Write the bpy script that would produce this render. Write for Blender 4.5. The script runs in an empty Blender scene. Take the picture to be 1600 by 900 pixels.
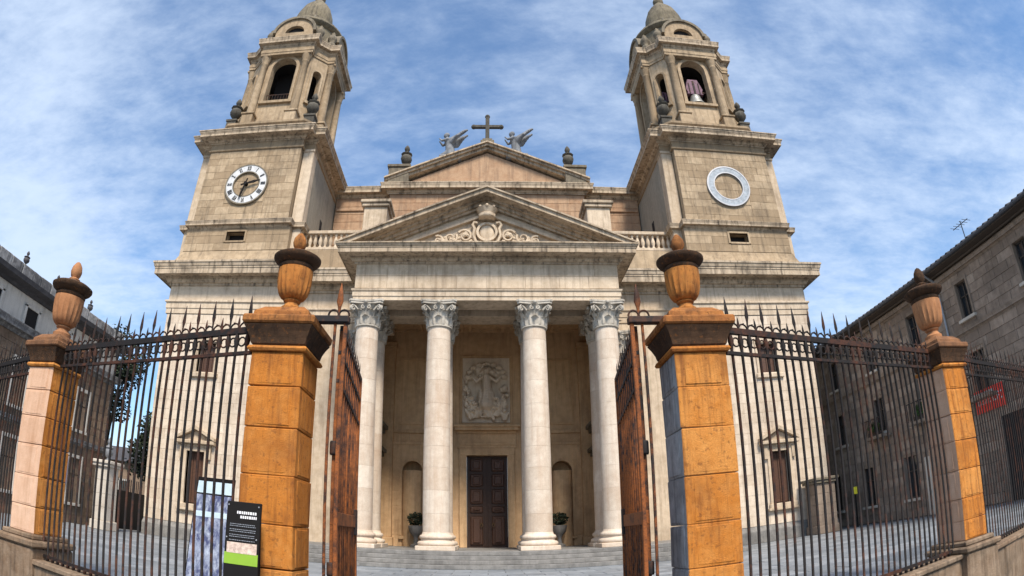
import bpy, bmesh, math, random
from math import sin, cos, pi, radians, atan2, hypot, sqrt
from mathutils import Matrix, Vector

random.seed(7)
sc = bpy.context.scene

# ------------------------------------------------------------------ camera
cd = bpy.data.cameras.new('camera')
cam = bpy.data.objects.new('camera', cd)
sc.collection.objects.link(cam)
sc.camera = cam
cd.type = 'PANO'                       # ultra-wide lens with strong barrel curvature
cd.panorama_type = 'FISHEYE_LENS_POLYNOMIAL'
cd.sensor_fit = 'HORIZONTAL'
cd.sensor_width = 36.0
cd.sensor_height = 20.25
cd.fisheye_fov = radians(150)
cd.fisheye_polynomial_k0 = 0.0
cd.fisheye_polynomial_k1 = -4.66010400e-02
cd.fisheye_polynomial_k2 = 4.57888705e-05
cd.fisheye_polynomial_k3 = -1.00480968e-05
cd.fisheye_polynomial_k4 = 2.83130195e-07
cd.clip_start = 0.05
cd.clip_end = 5000
PITCH, YAW, ROLL = .4061, .0462, -.016
Fv = Vector((sin(YAW)*cos(PITCH), cos(YAW)*cos(PITCH), sin(PITCH)))
R0 = Vector((cos(YAW), -sin(YAW), 0)); U0 = R0.cross(Fv)
Rv = R0*cos(ROLL) + U0*sin(ROLL); Uv = -R0*sin(ROLL) + U0*cos(ROLL)
cam.matrix_world = Matrix(((Rv.x, Uv.x, -Fv.x, -.03), (Rv.y, Uv.y, -Fv.y, 0), (Rv.z, Uv.z, -Fv.z, 1.4), (0, 0, 0, 1)))

# ------------------------------------------------------------------ sky, sun, exposure
SUN_EL, SUN_AZ = radians(51), radians(165)      # azimuth clockwise from +Y (the direction the sun stands in)
w = bpy.data.worlds.new('World'); sc.world = w; w.use_nodes = True
nt = w.node_tree; nt.nodes.clear()
def N(nt, t, **kw):
    n = nt.nodes.new(t)
    for k, v in kw.items(): setattr(n, k, v)
    return n
out = N(nt, 'ShaderNodeOutputWorld'); bg = N(nt, 'ShaderNodeBackground')
sky = N(nt, 'ShaderNodeTexSky', sky_type='NISHITA', sun_disc=False)
sky.sun_elevation = SUN_EL; sky.sun_rotation = SUN_AZ
sky.altitude = 400; sky.air_density = 1.0; sky.dust_density = 0.8; sky.ozone_density = 1.2
tc = N(nt, 'ShaderNodeTexCoord'); sep = N(nt, 'ShaderNodeSeparateXYZ')
nt.links.new(tc.outputs['Generated'], sep.inputs[0])
zc = N(nt, 'ShaderNodeMath', operation='MAXIMUM'); zc.inputs[1].default_value = 0.0
nt.links.new(sep.outputs['Z'], zc.inputs[0])
za = N(nt, 'ShaderNodeMath', operation='ADD'); za.inputs[1].default_value = 0.22
nt.links.new(zc.outputs[0], za.inputs[0])
dx = N(nt, 'ShaderNodeMath', operation='DIVIDE'); dy = N(nt, 'ShaderNodeMath', operation='DIVIDE')
nt.links.new(sep.outputs['X'], dx.inputs[0]); nt.links.new(za.outputs[0], dx.inputs[1])
nt.links.new(sep.outputs['Y'], dy.inputs[0]); nt.links.new(za.outputs[0], dy.inputs[1])
cmb = N(nt, 'ShaderNodeCombineXYZ')
nt.links.new(dx.outputs[0], cmb.inputs[0]); nt.links.new(dy.outputs[0], cmb.inputs[1])
mp = N(nt, 'ShaderNodeMapping'); mp.inputs['Rotation'].default_value = (0, 0, radians(28)); mp.inputs['Scale'].default_value = (.9, 1.6, 1)
mp.inputs['Location'].default_value = (.35, 0, 0)
nt.links.new(cmb.outputs[0], mp.inputs['Vector'])
n1 = N(nt, 'ShaderNodeTexNoise'); n1.inputs['Scale'].default_value = 1.5; n1.inputs['Detail'].default_value = 5; n1.inputs['Roughness'].default_value = .55; n1.inputs['Distortion'].default_value = .15
n2 = N(nt, 'ShaderNodeTexNoise'); n2.inputs['Scale'].default_value = 7; n2.inputs['Detail'].default_value = 6; n2.inputs['Roughness'].default_value = .62; n2.inputs['Distortion'].default_value = .2
nt.links.new(mp.outputs[0], n1.inputs['Vector']); nt.links.new(mp.outputs[0], n2.inputs['Vector'])
n3 = N(nt, 'ShaderNodeTexNoise'); n3.inputs['Scale'].default_value = 22; n3.inputs['Detail'].default_value = 5; n3.inputs['Roughness'].default_value = .65
n0 = N(nt, 'ShaderNodeTexNoise'); n0.inputs['Scale'].default_value = .55; n0.inputs['Detail'].default_value = 2
nt.links.new(mp.outputs[0], n3.inputs['Vector']); nt.links.new(mp.outputs[0], n0.inputs['Vector'])
def wsum(pairs):
    acc = None
    for sock, k in pairs:
        m_ = N(nt, 'ShaderNodeMath', operation='MULTIPLY_ADD'); nt.links.new(sock, m_.inputs[0]); m_.inputs[1].default_value = k
        if acc is None: m_.inputs[2].default_value = 0
        else: nt.links.new(acc, m_.inputs[2])
        acc = m_.outputs[0]
    return acc
dens = wsum([(n0.outputs[0], .44), (n1.outputs[0], .30), (n2.outputs[0], .18), (n3.outputs[0], .08)])
cm = N(nt, 'ShaderNodeMapRange'); cm.interpolation_type = 'SMOOTHSTEP'
cm.inputs[1].default_value = .40; cm.inputs[2].default_value = .62; cm.inputs[3].default_value = .14; cm.inputs[4].default_value = .82
nt.links.new(dens, cm.inputs[0])
hs = N(nt, 'ShaderNodeHueSaturation'); hs.inputs['Saturation'].default_value = 1.34; hs.inputs['Value'].default_value = 1.75
nt.links.new(sky.outputs[0], hs.inputs['Color'])
mc = N(nt, 'ShaderNodeMix', data_type='RGBA')
CLOUD = (7.0, 8.2, 10.0, 1)
mc.inputs[7].default_value = CLOUD
nt.links.new(cm.outputs[0], mc.inputs[0]); nt.links.new(hs.outputs[0], mc.inputs[6])
nt.links.new(mc.outputs[2], bg.inputs['Color'])
bg.inputs['Strength'].default_value = .059
nt.links.new(bg.outputs[0], out.inputs['Surface'])

sl = bpy.data.lights.new('sun', 'SUN'); sl.energy = 2.8; sl.angle = radians(14); sl.color = (1.0, .90, .77)
so = bpy.data.objects.new('sun', sl); sc.collection.objects.link(so)
sd = Vector((sin(SUN_AZ)*cos(SUN_EL), cos(SUN_AZ)*cos(SUN_EL), sin(SUN_EL)))
so.rotation_euler = sd.to_track_quat('Z', 'Y').to_euler(); so.location = (-30, -40, 60)

sc.view_settings.view_transform = 'Standard'; sc.view_settings.look = 'None'
sc.view_settings.exposure = 1.0; sc.view_settings.gamma = 1.0
sc.render.film_transparent = False
try:
    sc.cycles.use_denoising = True
    sc.cycles.max_bounces = 6
except Exception: pass

# ------------------------------------------------------------------ helpers
COL = sc.collection
W = {}                                     # world location of parents (None = children use local coordinates)
class MB:
    def __init__(s): s.v = []; s.f = []; s.m = []; s.t = []; s.cm = 0; s.ct = 0.0
    def face(s, *idx): s.f.append(tuple(idx)); s.m.append(s.cm); s.t.append(s.ct)
    def pts(s, L): b = len(s.v); s.v.extend([tuple(p) for p in L]); return b
    def box(s, x0, x1, y0, y1, z0, z1):
        b = s.pts([(x0,y0,z0),(x1,y0,z0),(x1,y1,z0),(x0,y1,z0),(x0,y0,z1),(x1,y0,z1),(x1,y1,z1),(x0,y1,z1)])
        for q in ((0,3,2,1),(4,5,6,7),(0,1,5,4),(1,2,6,5),(2,3,7,6),(3,0,4,7)): s.face(*[b+i for i in q])
        return s
    def bbox(s, x0, x1, y0, y1, z0, z1, e=.01, jit=0, mats=None):
        # box with chamfered edges; mats = material index for (-x, +x, -y, +y, -z, +z)
        X, Y, Z = (x0, x1), (y0, y1), (z0, z1); ids = {}
        for i in (0,1):
            for j in (0,1):
                for k in (0,1):
                    sx, sy, sz = (1,-1)[i], (1,-1)[j], (1,-1)[k]
                    r = (random.uniform(-jit,jit), random.uniform(-jit,jit), random.uniform(-jit,jit)) if jit else (0,0,0)
                    c = (X[i]+r[0], Y[j]+r[1], Z[k]+r[2])
                    b = s.pts([(c[0], c[1]+sy*e, c[2]+sz*e), (c[0]+sx*e, c[1], c[2]+sz*e), (c[0]+sx*e, c[1]+sy*e, c[2])])
                    ids[i,j,k] = b
        def V(i,j,k,a): return ids[i,j,k]+a
        old = s.cm
        def F(a, q):
            if mats: s.cm = mats[a]
            s.face(*q)
        F(0, [V(0,0,0,0),V(0,0,1,0),V(0,1,1,0),V(0,1,0,0)]); F(1, [V(1,0,0,0),V(1,1,0,0),V(1,1,1,0),V(1,0,1,0)])
        F(2, [V(0,0,0,1),V(1,0,0,1),V(1,0,1,1),V(0,0,1,1)]); F(3, [V(0,1,0,1),V(0,1,1,1),V(1,1,1,1),V(1,1,0,1)])
        F(4, [V(0,0,0,2),V(0,1,0,2),V(1,1,0,2),V(1,0,0,2)]); F(5, [V(0,0,1,2),V(1,0,1,2),V(1,1,1,2),V(0,1,1,2)])
        for j in (0,1):
            for k in (0,1):
                q = [V(0,j,k,1),V(1,j,k,1),V(1,j,k,2),V(0,j,k,2)]; F(2+j, q if (j==k) == False else q[::-1])
        for i in (0,1):
            for k in (0,1):
                q = [V(i,0,k,0),V(i,1,k,0),V(i,1,k,2),V(i,0,k,2)]; F(i, q if (i==k) else q[::-1])
        for i in (0,1):
            for j in (0,1):
                q = [V(i,j,0,0),V(i,j,1,0),V(i,j,1,1),V(i,j,0,1)]; F(2+j, q if (i==j) == False else q[::-1])
        for i in (0,1):
            for j in (0,1):
                for k in (0,1):
                    q = [V(i,j,k,0),V(i,j,k,1),V(i,j,k,2)]; F(2+j, q if (i+j+k) % 2 == 0 else q[::-1])
        s.cm = old
        return s
    def prism(s, poly, a0, a1, ax='y'):
        # poly: 2D points; ax y: (x,z) extruded along y; ax x: (y,z) along x; ax z: (x,y) along z
        f = {'y': lambda p, a: (p[0], a, p[1]), 'x': lambda p, a: (a, p[0], p[1]), 'z': lambda p, a: (p[0], p[1], a)}[ax]
        n = len(poly); b = s.pts([f(p, a0) for p in poly] + [f(p, a1) for p in poly])
        s.face(*[b+i for i in range(n)]); s.face(*[b+n+i for i in range(n-1, -1, -1)])
        for i in range(n): j = (i+1) % n; s.face(b+i, b+n+i, b+n+j, b+j)
        return s
    def lathe(s, prof, n=24, c=(0,0,0), fn=None, caps=True):
        b = len(s.v)
        for (r, z) in prof:
            for i in range(n):
                a = 2*pi*i/n; rr = r*(fn(a, z) if fn else 1)
                s.v.append((c[0]+rr*cos(a), c[1]+rr*sin(a), c[2]+z))
        for k in range(len(prof)-1):
            for i in range(n):
                j = (i+1) % n
                s.face(b+k*n+i, b+k*n+j, b+(k+1)*n+j, b+(k+1)*n+i)
        if caps:
            s.face(*[b+i for i in range(n-1, -1, -1)]); t = b+(len(prof)-1)*n; s.face(*[t+i for i in range(n)])
        return s
    def tube(s, path, r, n=6, closed=False):
        P = [Vector(p) for p in path]; m = len(P); b = len(s.v)
        for i, p in enumerate(P):
            d = (P[(i+1) % m]-P[i-1]) if closed else (P[min(i+1, m-1)]-P[max(i-1, 0)])
            d.normalize()
            u = d.cross(Vector((0,1,0)) if abs(d.y) < .9 else Vector((1,0,0))).normalized(); v = d.cross(u)
            rr = r[i] if isinstance(r, (list, tuple)) else r
            for k in range(n):
                a = 2*pi*k/n; s.v.append(tuple(p+u*(rr*cos(a))+v*(rr*sin(a))))
        for i in range(m if closed else m-1):
            i2 = (i+1) % m
            for k in range(n):
                k2 = (k+1) % n; s.face(b+i*n+k, b+i*n+k2, b+i2*n+k2, b+i2*n+k)
        if not closed:
            s.face(*[b+k for k in range(n-1, -1, -1)]); s.face(*[b+(m-1)*n+k for k in range(n)])
        return s
    def mold(s, plan, prof, closed=False):
        # sweep profile (out, z) along a plan path, outward = right of travel, mitred corners
        n = len(plan); P = [Vector(p) for p in plan]; b = len(s.v); m = len(prof)
        for i in range(n):
            ds = []
            if closed or i > 0: ds.append((P[i]-P[i-1]).normalized())
            if closed or i < n-1: ds.append((P[(i+1) % n]-P[i]).normalized())
            ns = [Vector((d.y, -d.x)) for d in ds]
            if len(ns) == 2:
                nn = ns[0]+ns[1]; nn = nn/max(.15, (1+ns[0].dot(ns[1])))
            else: nn = ns[0]
            for (o, z) in prof: s.v.append((P[i].x+nn.x*o, P[i].y+nn.y*o, z))
        for i in range(n if closed else n-1):
            j = (i+1) % n
            for k in range(m-1): s.face(b+i*m+k, b+j*m+k, b+j*m+k+1, b+i*m+k+1)
        if not closed:
            s.face(*[b+k for k in range(m-1, -1, -1)]); s.face(*[b+(n-1)*m+k for k in range(m)])
        return s
    def ball(s, c, r, n=10, m=6, sc3=(1,1,1), rot=None):
        b = len(s.v)
        M = rot if rot is not None else Matrix.Identity(3)
        for k in range(m+1):
            ph = -pi/2+pi*k/m
            for i in range(n):
                a = 2*pi*i/n
                p = M @ Vector((r*sc3[0]*cos(ph)*cos(a), r*sc3[1]*cos(ph)*sin(a), r*sc3[2]*sin(ph)))
                s.v.append((c[0]+p.x, c[1]+p.y, c[2]+p.z))
        for k in range(m):
            for i in range(n):
                j = (i+1) % n; s.face(b+k*n+i, b+k*n+j, b+(k+1)*n+j, b+(k+1)*n+i)
        return s
    def xf(s, b0, M):
        for i in range(b0, len(s.v)): s.v[i] = tuple(M @ Vector(s.v[i]))
        return s
    def mesh(s, name, mats, smooth=False):
        me = bpy.data.meshes.new(name); me.from_pydata(s.v, [], s.f); me.validate(verbose=False)
        for m in mats: me.materials.append(m)
        if len(mats) > 1 and len(me.polygons) == len(s.m): me.polygons.foreach_set('material_index', s.m)
        if any(s.t) and len(me.polygons) == len(s.t):
            at = me.attributes.new('tone', 'FLOAT', 'FACE'); at.data.foreach_set('value', s.t)
        if smooth:
            me.polygons.foreach_set('use_smooth', [True]*len(me.polygons))
        bm = bmesh.new(); bm.from_mesh(me); bmesh.ops.recalc_face_normals(bm, faces=bm.faces); bm.to_mesh(me); bm.free()
        me.update(); return me

def mats_of(m): return list(m) if isinstance(m, (list, tuple)) else [m]
def put(name, me, parent=None, loc=(0,0,0), rz=0.0):
    o = bpy.data.objects.new(name, me); COL.objects.link(o)
    if parent is not None:
        o.parent = parent; pw = W.get(parent.name)
        if pw is not None:
            o.location = (loc[0]-pw[0], loc[1]-pw[1], loc[2]-pw[2]); W[o.name] = tuple(loc)
        else:
            o.location = loc; W[o.name] = (0,0,0) if tuple(loc) == (0,0,0) and not rz else None
    else:
        o.location = loc; W[o.name] = tuple(loc)
    o.rotation_euler = (0, 0, rz)
    return o
def obj(name, mb, mat, parent=None, loc=(0,0,0), rz=0.0, smooth=False, auto=None):
    me = mb.mesh(name, mats_of(mat), smooth)
    if auto:
        me.polygons.foreach_set('use_smooth', [True]*len(me.polygons))
        me.set_sharp_from_angle(angle=radians(auto))
    return put(name, me, parent, loc, rz)
def empty(name, loc=(0,0,0), rz=0.0, local=False):
    o = bpy.data.objects.new(name, None); COL.objects.link(o); o.location = loc; o.rotation_euler = (0,0,rz)
    o.empty_display_size = .2
    W[o.name] = None if local else tuple(loc)
    return o
def tag(o, label=None, cat=None, group=None, kind=None):
    if label: o['label'] = label
    if cat: o['category'] = cat
    if group: o['group'] = group
    if kind: o['kind'] = kind
    return o
def remesh(mb, voxel, name, mat):
    me = mb.mesh(name+'_src', [])
    o = bpy.data.objects.new('tmp', me); COL.objects.link(o)
    md = o.modifiers.new('r', 'REMESH'); md.mode = 'VOXEL'; md.voxel_size = voxel; md.use_smooth_shade = True
    sm = o.modifiers.new('s', 'SMOOTH'); sm.factor = .5; sm.iterations = 2
    dg = bpy.context.evaluated_depsgraph_get()
    res = bpy.data.meshes.new_from_object(o.evaluated_get(dg)); res.name = name
    res.materials.clear(); res.materials.append(mat)
    res.polygons.foreach_set('use_smooth', [True]*len(res.polygons))
    bpy.data.objects.remove(o); bpy.data.meshes.remove(me)
    return res

# ------------------------------------------------------------------ materials
def L(nt, a, b): nt.links.new(a, b)
def newmat(name):
    m = bpy.data.materials.new(name); m.use_nodes = True
    nt = m.node_tree; p = nt.nodes['Principled BSDF']; return m, nt, p
def mixc(nt, fac, a, b, bt='MIX'):
    n = N(nt, 'ShaderNodeMix', data_type='RGBA', blend_type=bt)
    for i, v in ((0, fac), (6, a), (7, b)):
        if hasattr(v, 'is_linked') or hasattr(v, 'links'): L(nt, v, n.inputs[i])
        else: n.inputs[i].default_value = v if i == 0 else (*v, 1)
    return n.outputs[2]
def noise(nt, vec, scale, detail=5, rough=.55, dist=0):
    n = N(nt, 'ShaderNodeTexNoise'); n.inputs['Scale'].default_value = scale; n.inputs['Detail'].default_value = detail
    n.inputs['Roughness'].default_value = rough; n.inputs['Distortion'].default_value = dist
    if vec is not None: L(nt, vec, n.inputs['Vector'])
    return n.outputs[0]
def ramp(nt, v, a, b):
    n = N(nt, 'ShaderNodeMapRange'); n.clamp = True
    n.inputs[1].default_value = a; n.inputs[2].default_value = b
    L(nt, v, n.inputs[0]); return n.outputs[0]
def mul(nt, a, b):
    n = N(nt, 'ShaderNodeMath', operation='MULTIPLY')
    L(nt, a, n.inputs[0])
    if hasattr(b, 'links'): L(nt, b, n.inputs[1])
    else: n.inputs[1].default_value = b
    return n.outputs[0]
DIM = {'blue_grey_paving'}
def stone(name, light, dark, stain=(.10,.08,.06), stain_amt=.5, streak=.5, rnd=.6, rough=.9, bump=.35, fine=45, spot=.0, spotcol=(.2,.2,.1), scale=1.0):
    if name in DIM: light, dark, stain = [tuple(x*.84 for x in c_) for c_ in (light, dark, stain)]
    m, nt, p = newmat(name)
    geo = N(nt, 'ShaderNodeNewGeometry').outputs['Position']
    big = noise(nt, geo, .55*scale, 6, .6); mid = noise(nt, geo, 3.2*scale, 6, .62); fin = noise(nt, geo, fine*scale, 4, .6)
    oi = N(nt, 'ShaderNodeObjectInfo').outputs['Random']
    at = N(nt, 'ShaderNodeAttribute', attribute_name='tone').outputs['Fac']
    ad = N(nt, 'ShaderNodeMath', operation='ADD'); L(nt, oi, ad.inputs[0]); L(nt, at, ad.inputs[1])
    fr = N(nt, 'ShaderNodeMath', operation='FRACT'); L(nt, ad.outputs[0], fr.inputs[0])
    # tone factor = mid*.6 + random*rnd
    a1 = mul(nt, ramp(nt, mid, .36, .66), .6); a2 = mul(nt, fr.outputs[0], rnd)
    sm = N(nt, 'ShaderNodeMath', operation='ADD', use_clamp=True); L(nt, a1, sm.inputs[0]); L(nt, a2, sm.inputs[1])
    c = mixc(nt, sm.outputs[0], light, dark)
    # blotchy stain and rain streaks
    st = mul(nt, ramp(nt, big, .5, .75), stain_amt)
    c = mixc(nt, st, c, stain)
    mpn = N(nt, 'ShaderNodeMapping'); mpn.inputs['Scale'].default_value = (5*scale, 5*scale, .35*scale); L(nt, geo, mpn.inputs['Vector'])
    sk = noise(nt, mpn.outputs[0], 1.0, 5, .65)
    c = mixc(nt, mul(nt, ramp(nt, sk, .49, .70), streak), c, stain)
    if spot:
        sp = noise(nt, geo, 9*scale, 3, .5); c = mixc(nt, mul(nt, ramp(nt, sp, .6, .68), spot), c, spotcol)
    gr = N(nt, 'ShaderNodeMapRange'); gr.inputs[1].default_value = .3; gr.inputs[2].default_value = .7; gr.inputs[3].default_value = .82; gr.inputs[4].default_value = 1.12
    L(nt, fin, gr.inputs[0])
    vv = N(nt, 'ShaderNodeHueSaturation'); L(nt, c, vv.inputs['Color']); L(nt, gr.outputs[0], vv.inputs['Value'])
    L(nt, vv.outputs[0], p.inputs['Base Color'])
    p.inputs['Roughness'].default_value = rough
    p.inputs['Specular IOR Level'].default_value = .25
    bm = N(nt, 'ShaderNodeBump'); bm.inputs['Strength'].default_value = bump; bm.inputs['Distance'].default_value = .03
    hm = N(nt, 'ShaderNodeMath', operation='ADD'); L(nt, fin, hm.inputs[0]); L(nt, mul(nt, mid, 1.2), hm.inputs[1])
    L(nt, hm.outputs[0], bm.inputs['Height']); L(nt, bm.outputs[0], p.inputs['Normal'])
    return m
def flat(name, col, rough=.6, metal=0, var=.12, scale=6, bump=0, spec=.4):
    m, nt, p = newmat(name)
    geo = N(nt, 'ShaderNodeNewGeometry').outputs['Position']
    nz = noise(nt, geo, scale, 6, .6)
    c = mixc(nt, ramp(nt, nz, .3, .7), tuple(x*(1-var) for x in col), tuple(min(1, x*(1+var)) for x in col))
    L(nt, c, p.inputs['Base Color']); p.inputs['Roughness'].default_value = rough; p.inputs['Metallic'].default_value = metal
    p.inputs['Specular IOR Level'].default_value = spec
    if bump:
        bm = N(nt, 'ShaderNodeBump'); bm.inputs['Strength'].default_value = bump; bm.inputs['Distance'].default_value = .02
        L(nt, noise(nt, geo, scale*6, 4), bm.inputs['Height']); L(nt, bm.outputs[0], p.inputs['Normal'])
    return m
def rusty(name, base=(.035,.022,.018), rust=(.30,.10,.03), lo=.45, hi=.7, scale=7, rough=.75):
    m, nt, p = newmat(name)
    geo = N(nt, 'ShaderNodeNewGeometry').outputs['Position']
    oi = N(nt, 'ShaderNodeObjectInfo').outputs['Random']
    n = noise(nt, geo, scale, 7, .68); n2 = noise(nt, geo, 1.3, 3, .5); n3 = noise(nt, geo, 60, 3, .6)
    s = N(nt, 'ShaderNodeMath', operation='ADD'); L(nt, mul(nt, n, .65), s.inputs[0]); L(nt, mul(nt, n2, .35), s.inputs[1])
    s2 = N(nt, 'ShaderNodeMath', operation='MULTIPLY_ADD'); L(nt, oi, s2.inputs[0]); s2.inputs[1].default_value = .12; L(nt, s.outputs[0], s2.inputs[2])
    f = ramp(nt, s2.outputs[0], lo, hi)
    c = mixc(nt, f, base, rust); c = mixc(nt, mul(nt, ramp(nt, n3, .45, .7), .5), c, base)
    L(nt, c, p.inputs['Base Color']); p.inputs['Roughness'].default_value = rough; p.inputs['Specular IOR Level'].default_value = .3
    bm = N(nt, 'ShaderNodeBump'); bm.inputs['Strength'].default_value = .5; bm.inputs['Distance'].default_value = .004
    L(nt, n3, bm.inputs['Height']); L(nt, bm.outputs[0], p.inputs['Normal'])
    return m

M = {}
M['tower'] = stone('tower_stone', (.52,.405,.275), (.32,.238,.152), (.105,.083,.06), .55, .55, .9)
M['side'] = stone('tower_side_render', (.34,.31,.25), (.27,.24,.19), (.15,.14,.11), .4, .4, .3)
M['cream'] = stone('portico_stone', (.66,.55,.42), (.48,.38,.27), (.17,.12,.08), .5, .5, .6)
M['cornice'] = stone('cornice_stone', (.56,.46,.34), (.36,.275,.19), (.06,.047,.037), .8, .9, .3, bump=.5)
M['pale_cream'] = stone('lower_tower_stone', (.74,.64,.52), (.58,.48,.37), (.24,.17,.12), .4, .45, .6)
M['column'] = stone('column_stone', (.72,.635,.53), (.57,.47,.37), (.42,.26,.16), .4, .35, .7)
M['capital'] = stone('capital_stone', (.58,.54,.47), (.40,.36,.30), (.14,.12,.10), .6, .5, .2, bump=.5)
M['relief'] = stone('relief_stone', (.82,.70,.55), (.70,.57,.42), (.32,.23,.15), .3, .3, .2)
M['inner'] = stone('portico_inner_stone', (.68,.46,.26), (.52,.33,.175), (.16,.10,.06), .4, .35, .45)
M['nave'] = stone('nave_stone', (.48,.33,.215), (.35,.21,.125), (.16,.11,.08), .5, .5, .6)
M['dark'] = stone('weathered_dark_stone', (.25,.215,.16), (.14,.12,.09), (.05,.045,.04), .6, .6, .3, bump=.6)
M['sooty'] = stone('sooty_stone', (.13,.12,.10), (.06,.056,.048), (.03,.028,.025), .6, .6, .3, bump=.6)
M['dome'] = stone('lichened_dome_stone', (.24,.205,.145), (.14,.12,.085), (.05,.045,.04), .7, .8, .3, bump=.6, spot=.35, spotcol=(.20,.185,.08))
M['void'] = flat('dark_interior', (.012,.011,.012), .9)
M['orange'] = stone('orange_pillar_stone', (.74,.33,.085), (.60,.215,.035), (.17,.055,.02), .70, .75, .75, fine=70, bump=.7, spot=.45, spotcol=(.16,.06,.025), scale=2.2)
M['urnorange'] = stone('orange_urn_stone', (.66,.28,.07), (.48,.165,.035), (.11,.045,.02), .75, .7, .3, fine=70, bump=.7, spot=.4, spotcol=(.09,.04,.02), scale=2.6)
M['capslab'] = stone('stained_orange_cap', (.60,.25,.07), (.36,.13,.04), (.07,.035,.02), .9, .7, .3, fine=60, bump=.8, spot=.5, spotcol=(.07,.035,.02), scale=2.8)
M['pale'] = stone('pale_pink_stone', (.70,.47,.33), (.60,.37,.24), (.40,.20,.10), .4, .4, .4, fine=70, scale=2)
M['rustslab'] = stone('rust_brown_stone', (.36,.17,.075), (.16,.08,.045), (.05,.03,.02), .6, .6, .3, fine=70, bump=.7, scale=2)
M['urnbrown'] = stone('brown_urn_stone', (.48,.235,.11), (.33,.14,.06), (.10,.06,.04), .5, .5, .3, fine=70, scale=2)
M['grey'] = stone('grey_dirt_shade_stone', (.56,.565,.57), (.27,.275,.28), (.03,.03,.03), .6, .7, .3, fine=70, bump=.7, scale=2)  # grey pillar faces: dirt and shade mixed into one colour
M['black'] = stone('black_rim_shade_stone', (.12,.065,.035), (.045,.028,.018), (.012,.01,.009), .5, .5, .3, fine=70, bump=.8, scale=2.5, spot=.35, spotcol=(.35,.13,.03))  # dark urn rims; on the pillar caps the black is painted shadow
M['plinth'] = stone('plinth_stone', (.36,.27,.19), (.22,.14,.085), (.05,.04,.03), .7, .6, .4, fine=50, bump=.7, scale=2)
M['iron'] = rusty('rusted_iron', (.012,.010,.010), (.13,.042,.017), .55, .82)
M['ironrust'] = rusty('heavily_rusted_iron', (.035,.016,.011), (.34,.105,.024), .42, .68)
M['ironmix'] = rusty('streaked_iron', (.022,.016,.015), (.28,.085,.02), .46, .62, scale=9)
M['irondark'] = rusty('dark_iron', (.018,.016,.017), (.16,.06,.025), .55, .8)
M['door'] = flat('dark_door_wood', (.050,.026,.017), .55, var=.3, scale=12, bump=.3)
M['doorpanel'] = flat('door_panel_wood', (.085,.042,.026), .5, var=.3, scale=14, bump=.3)
M['brass'] = flat('brass', (.16,.10,.05), .5, .8)
M['paving'] = stone('blue_grey_paving', (.37,.40,.43), (.21,.235,.26), (.12,.125,.135), .6, .0, .9, rough=.55, bump=.2, fine=30)
M['joint'] = flat('paving_joint', (.12,.12,.12), .9)
M['step'] = stone('grey_step_stone', (.30,.29,.275), (.14,.137,.13), (.05,.05,.05), .5, .3, .4, rough=.7)
M['statue'] = stone('grey_statue_stone', (.26,.275,.30), (.10,.11,.12), (.10,.10,.10), .5, .6, .2)
M['white'] = flat('white_enamel', (.58,.59,.60), .5, var=.18, scale=4)
M['dialblue'] = flat('pale_zinc', (.30,.345,.39), .55, var=.3, scale=5)
M['blackp'] = flat('black_paint', (.010,.009,.009), .7, spec=.15)
M['rbuild'] = stone('brown_ashlar', (.45,.355,.28), (.26,.20,.155), (.07,.055,.045), .5, .3, 1.0, bump=.6)
M['rtrim'] = stone('brown_trim_stone', (.33,.26,.205), (.22,.17,.13), (.08,.065,.05), .5, .5, .3)
M['lbuild'] = stone('grey_plaster', (.64,.61,.56), (.54,.51,.46), (.25,.24,.22), .5, .6, .2)
M['lbrown'] = stone('brown_rubble', (.30,.22,.155), (.16,.11,.08), (.05,.04,.03), .5, .4, .6, bump=.6, scale=2)
M['slate'] = stone('dark_roof_tile', (.10,.095,.10), (.05,.05,.055), (.03,.03,.03), .5, .3, .6)
M['parapet'] = stone('weathered_parapet', (.48,.48,.48), (.13,.13,.135), (.05,.05,.05), .5, .6, .7, scale=1.6)
M['sill'] = stone('white_sill_stone', (.62,.57,.50), (.50,.45,.38), (.25,.2,.16), .3, .3, .2)
m, nt_, p_ = newmat('window_glass'); p_.inputs['Base Color'].default_value = (.02,.025,.03,1); p_.inputs['Roughness'].default_value = .08
p_.inputs['Specular IOR Level'].default_value = .6; M['glass'] = m
M['frame'] = flat('dark_window_frame', (.07,.055,.045), .6)
M['framew'] = flat('pale_window_frame', (.5,.48,.45), .6)
M['lead'] = flat('lead_gutter', (.06,.065,.075), .55, .2)
M['zinc'] = flat('zinc_pipe', (.33,.34,.36), .45, .5)
M['red'] = flat('red_banner', (.85,.07,.05), .7, var=.2)
M['cloth'] = flat('white_print', (.75,.74,.76), .7)
M['purple'] = flat('purple_banner', (.32,.27,.55), .8)
M['green'] = flat('lime_print', (.22,.38,.03), .5, var=.08)
M['photo'] = stone('photo_print', (.75,.6,.5), (.18,.10,.08), (.5,.12,.1), .6, 0, 0, rough=.5, bump=0, scale=9)
M['yellow'] = flat('yellow_plastic', (.85,.75,.05), .5)
M['bell'] = flat('bronze_bell', (.30,.31,.30), .45, .5, var=.25)
M['yoke'] = flat('mauve_painted_yoke', (.17,.095,.135), .75, var=.4)
M['bark'] = stone('bark', (.12,.09,.065), (.06,.045,.035), (.03,.025,.02), .4, .4, .2, bump=.8, scale=3)
M['ground'] = stone('street_ground', (.17,.17,.17), (.12,.12,.12), (.07,.07,.07), .5, 0, .2, scale=.6)
def leafmat(name, a, b):
    m, nt, p = newmat(name); at = N(nt, 'ShaderNodeAttribute', attribute_name='tone').outputs['Fac']
    L(nt, mixc(nt, at, a, b), p.inputs['Base Color']); p.inputs['Roughness'].default_value = .6
    p.inputs['Specular IOR Level'].default_value = .2
    return m
M['leaf'] = leafmat('dark_leaves', (.016,.024,.016), (.045,.06,.034))
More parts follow.
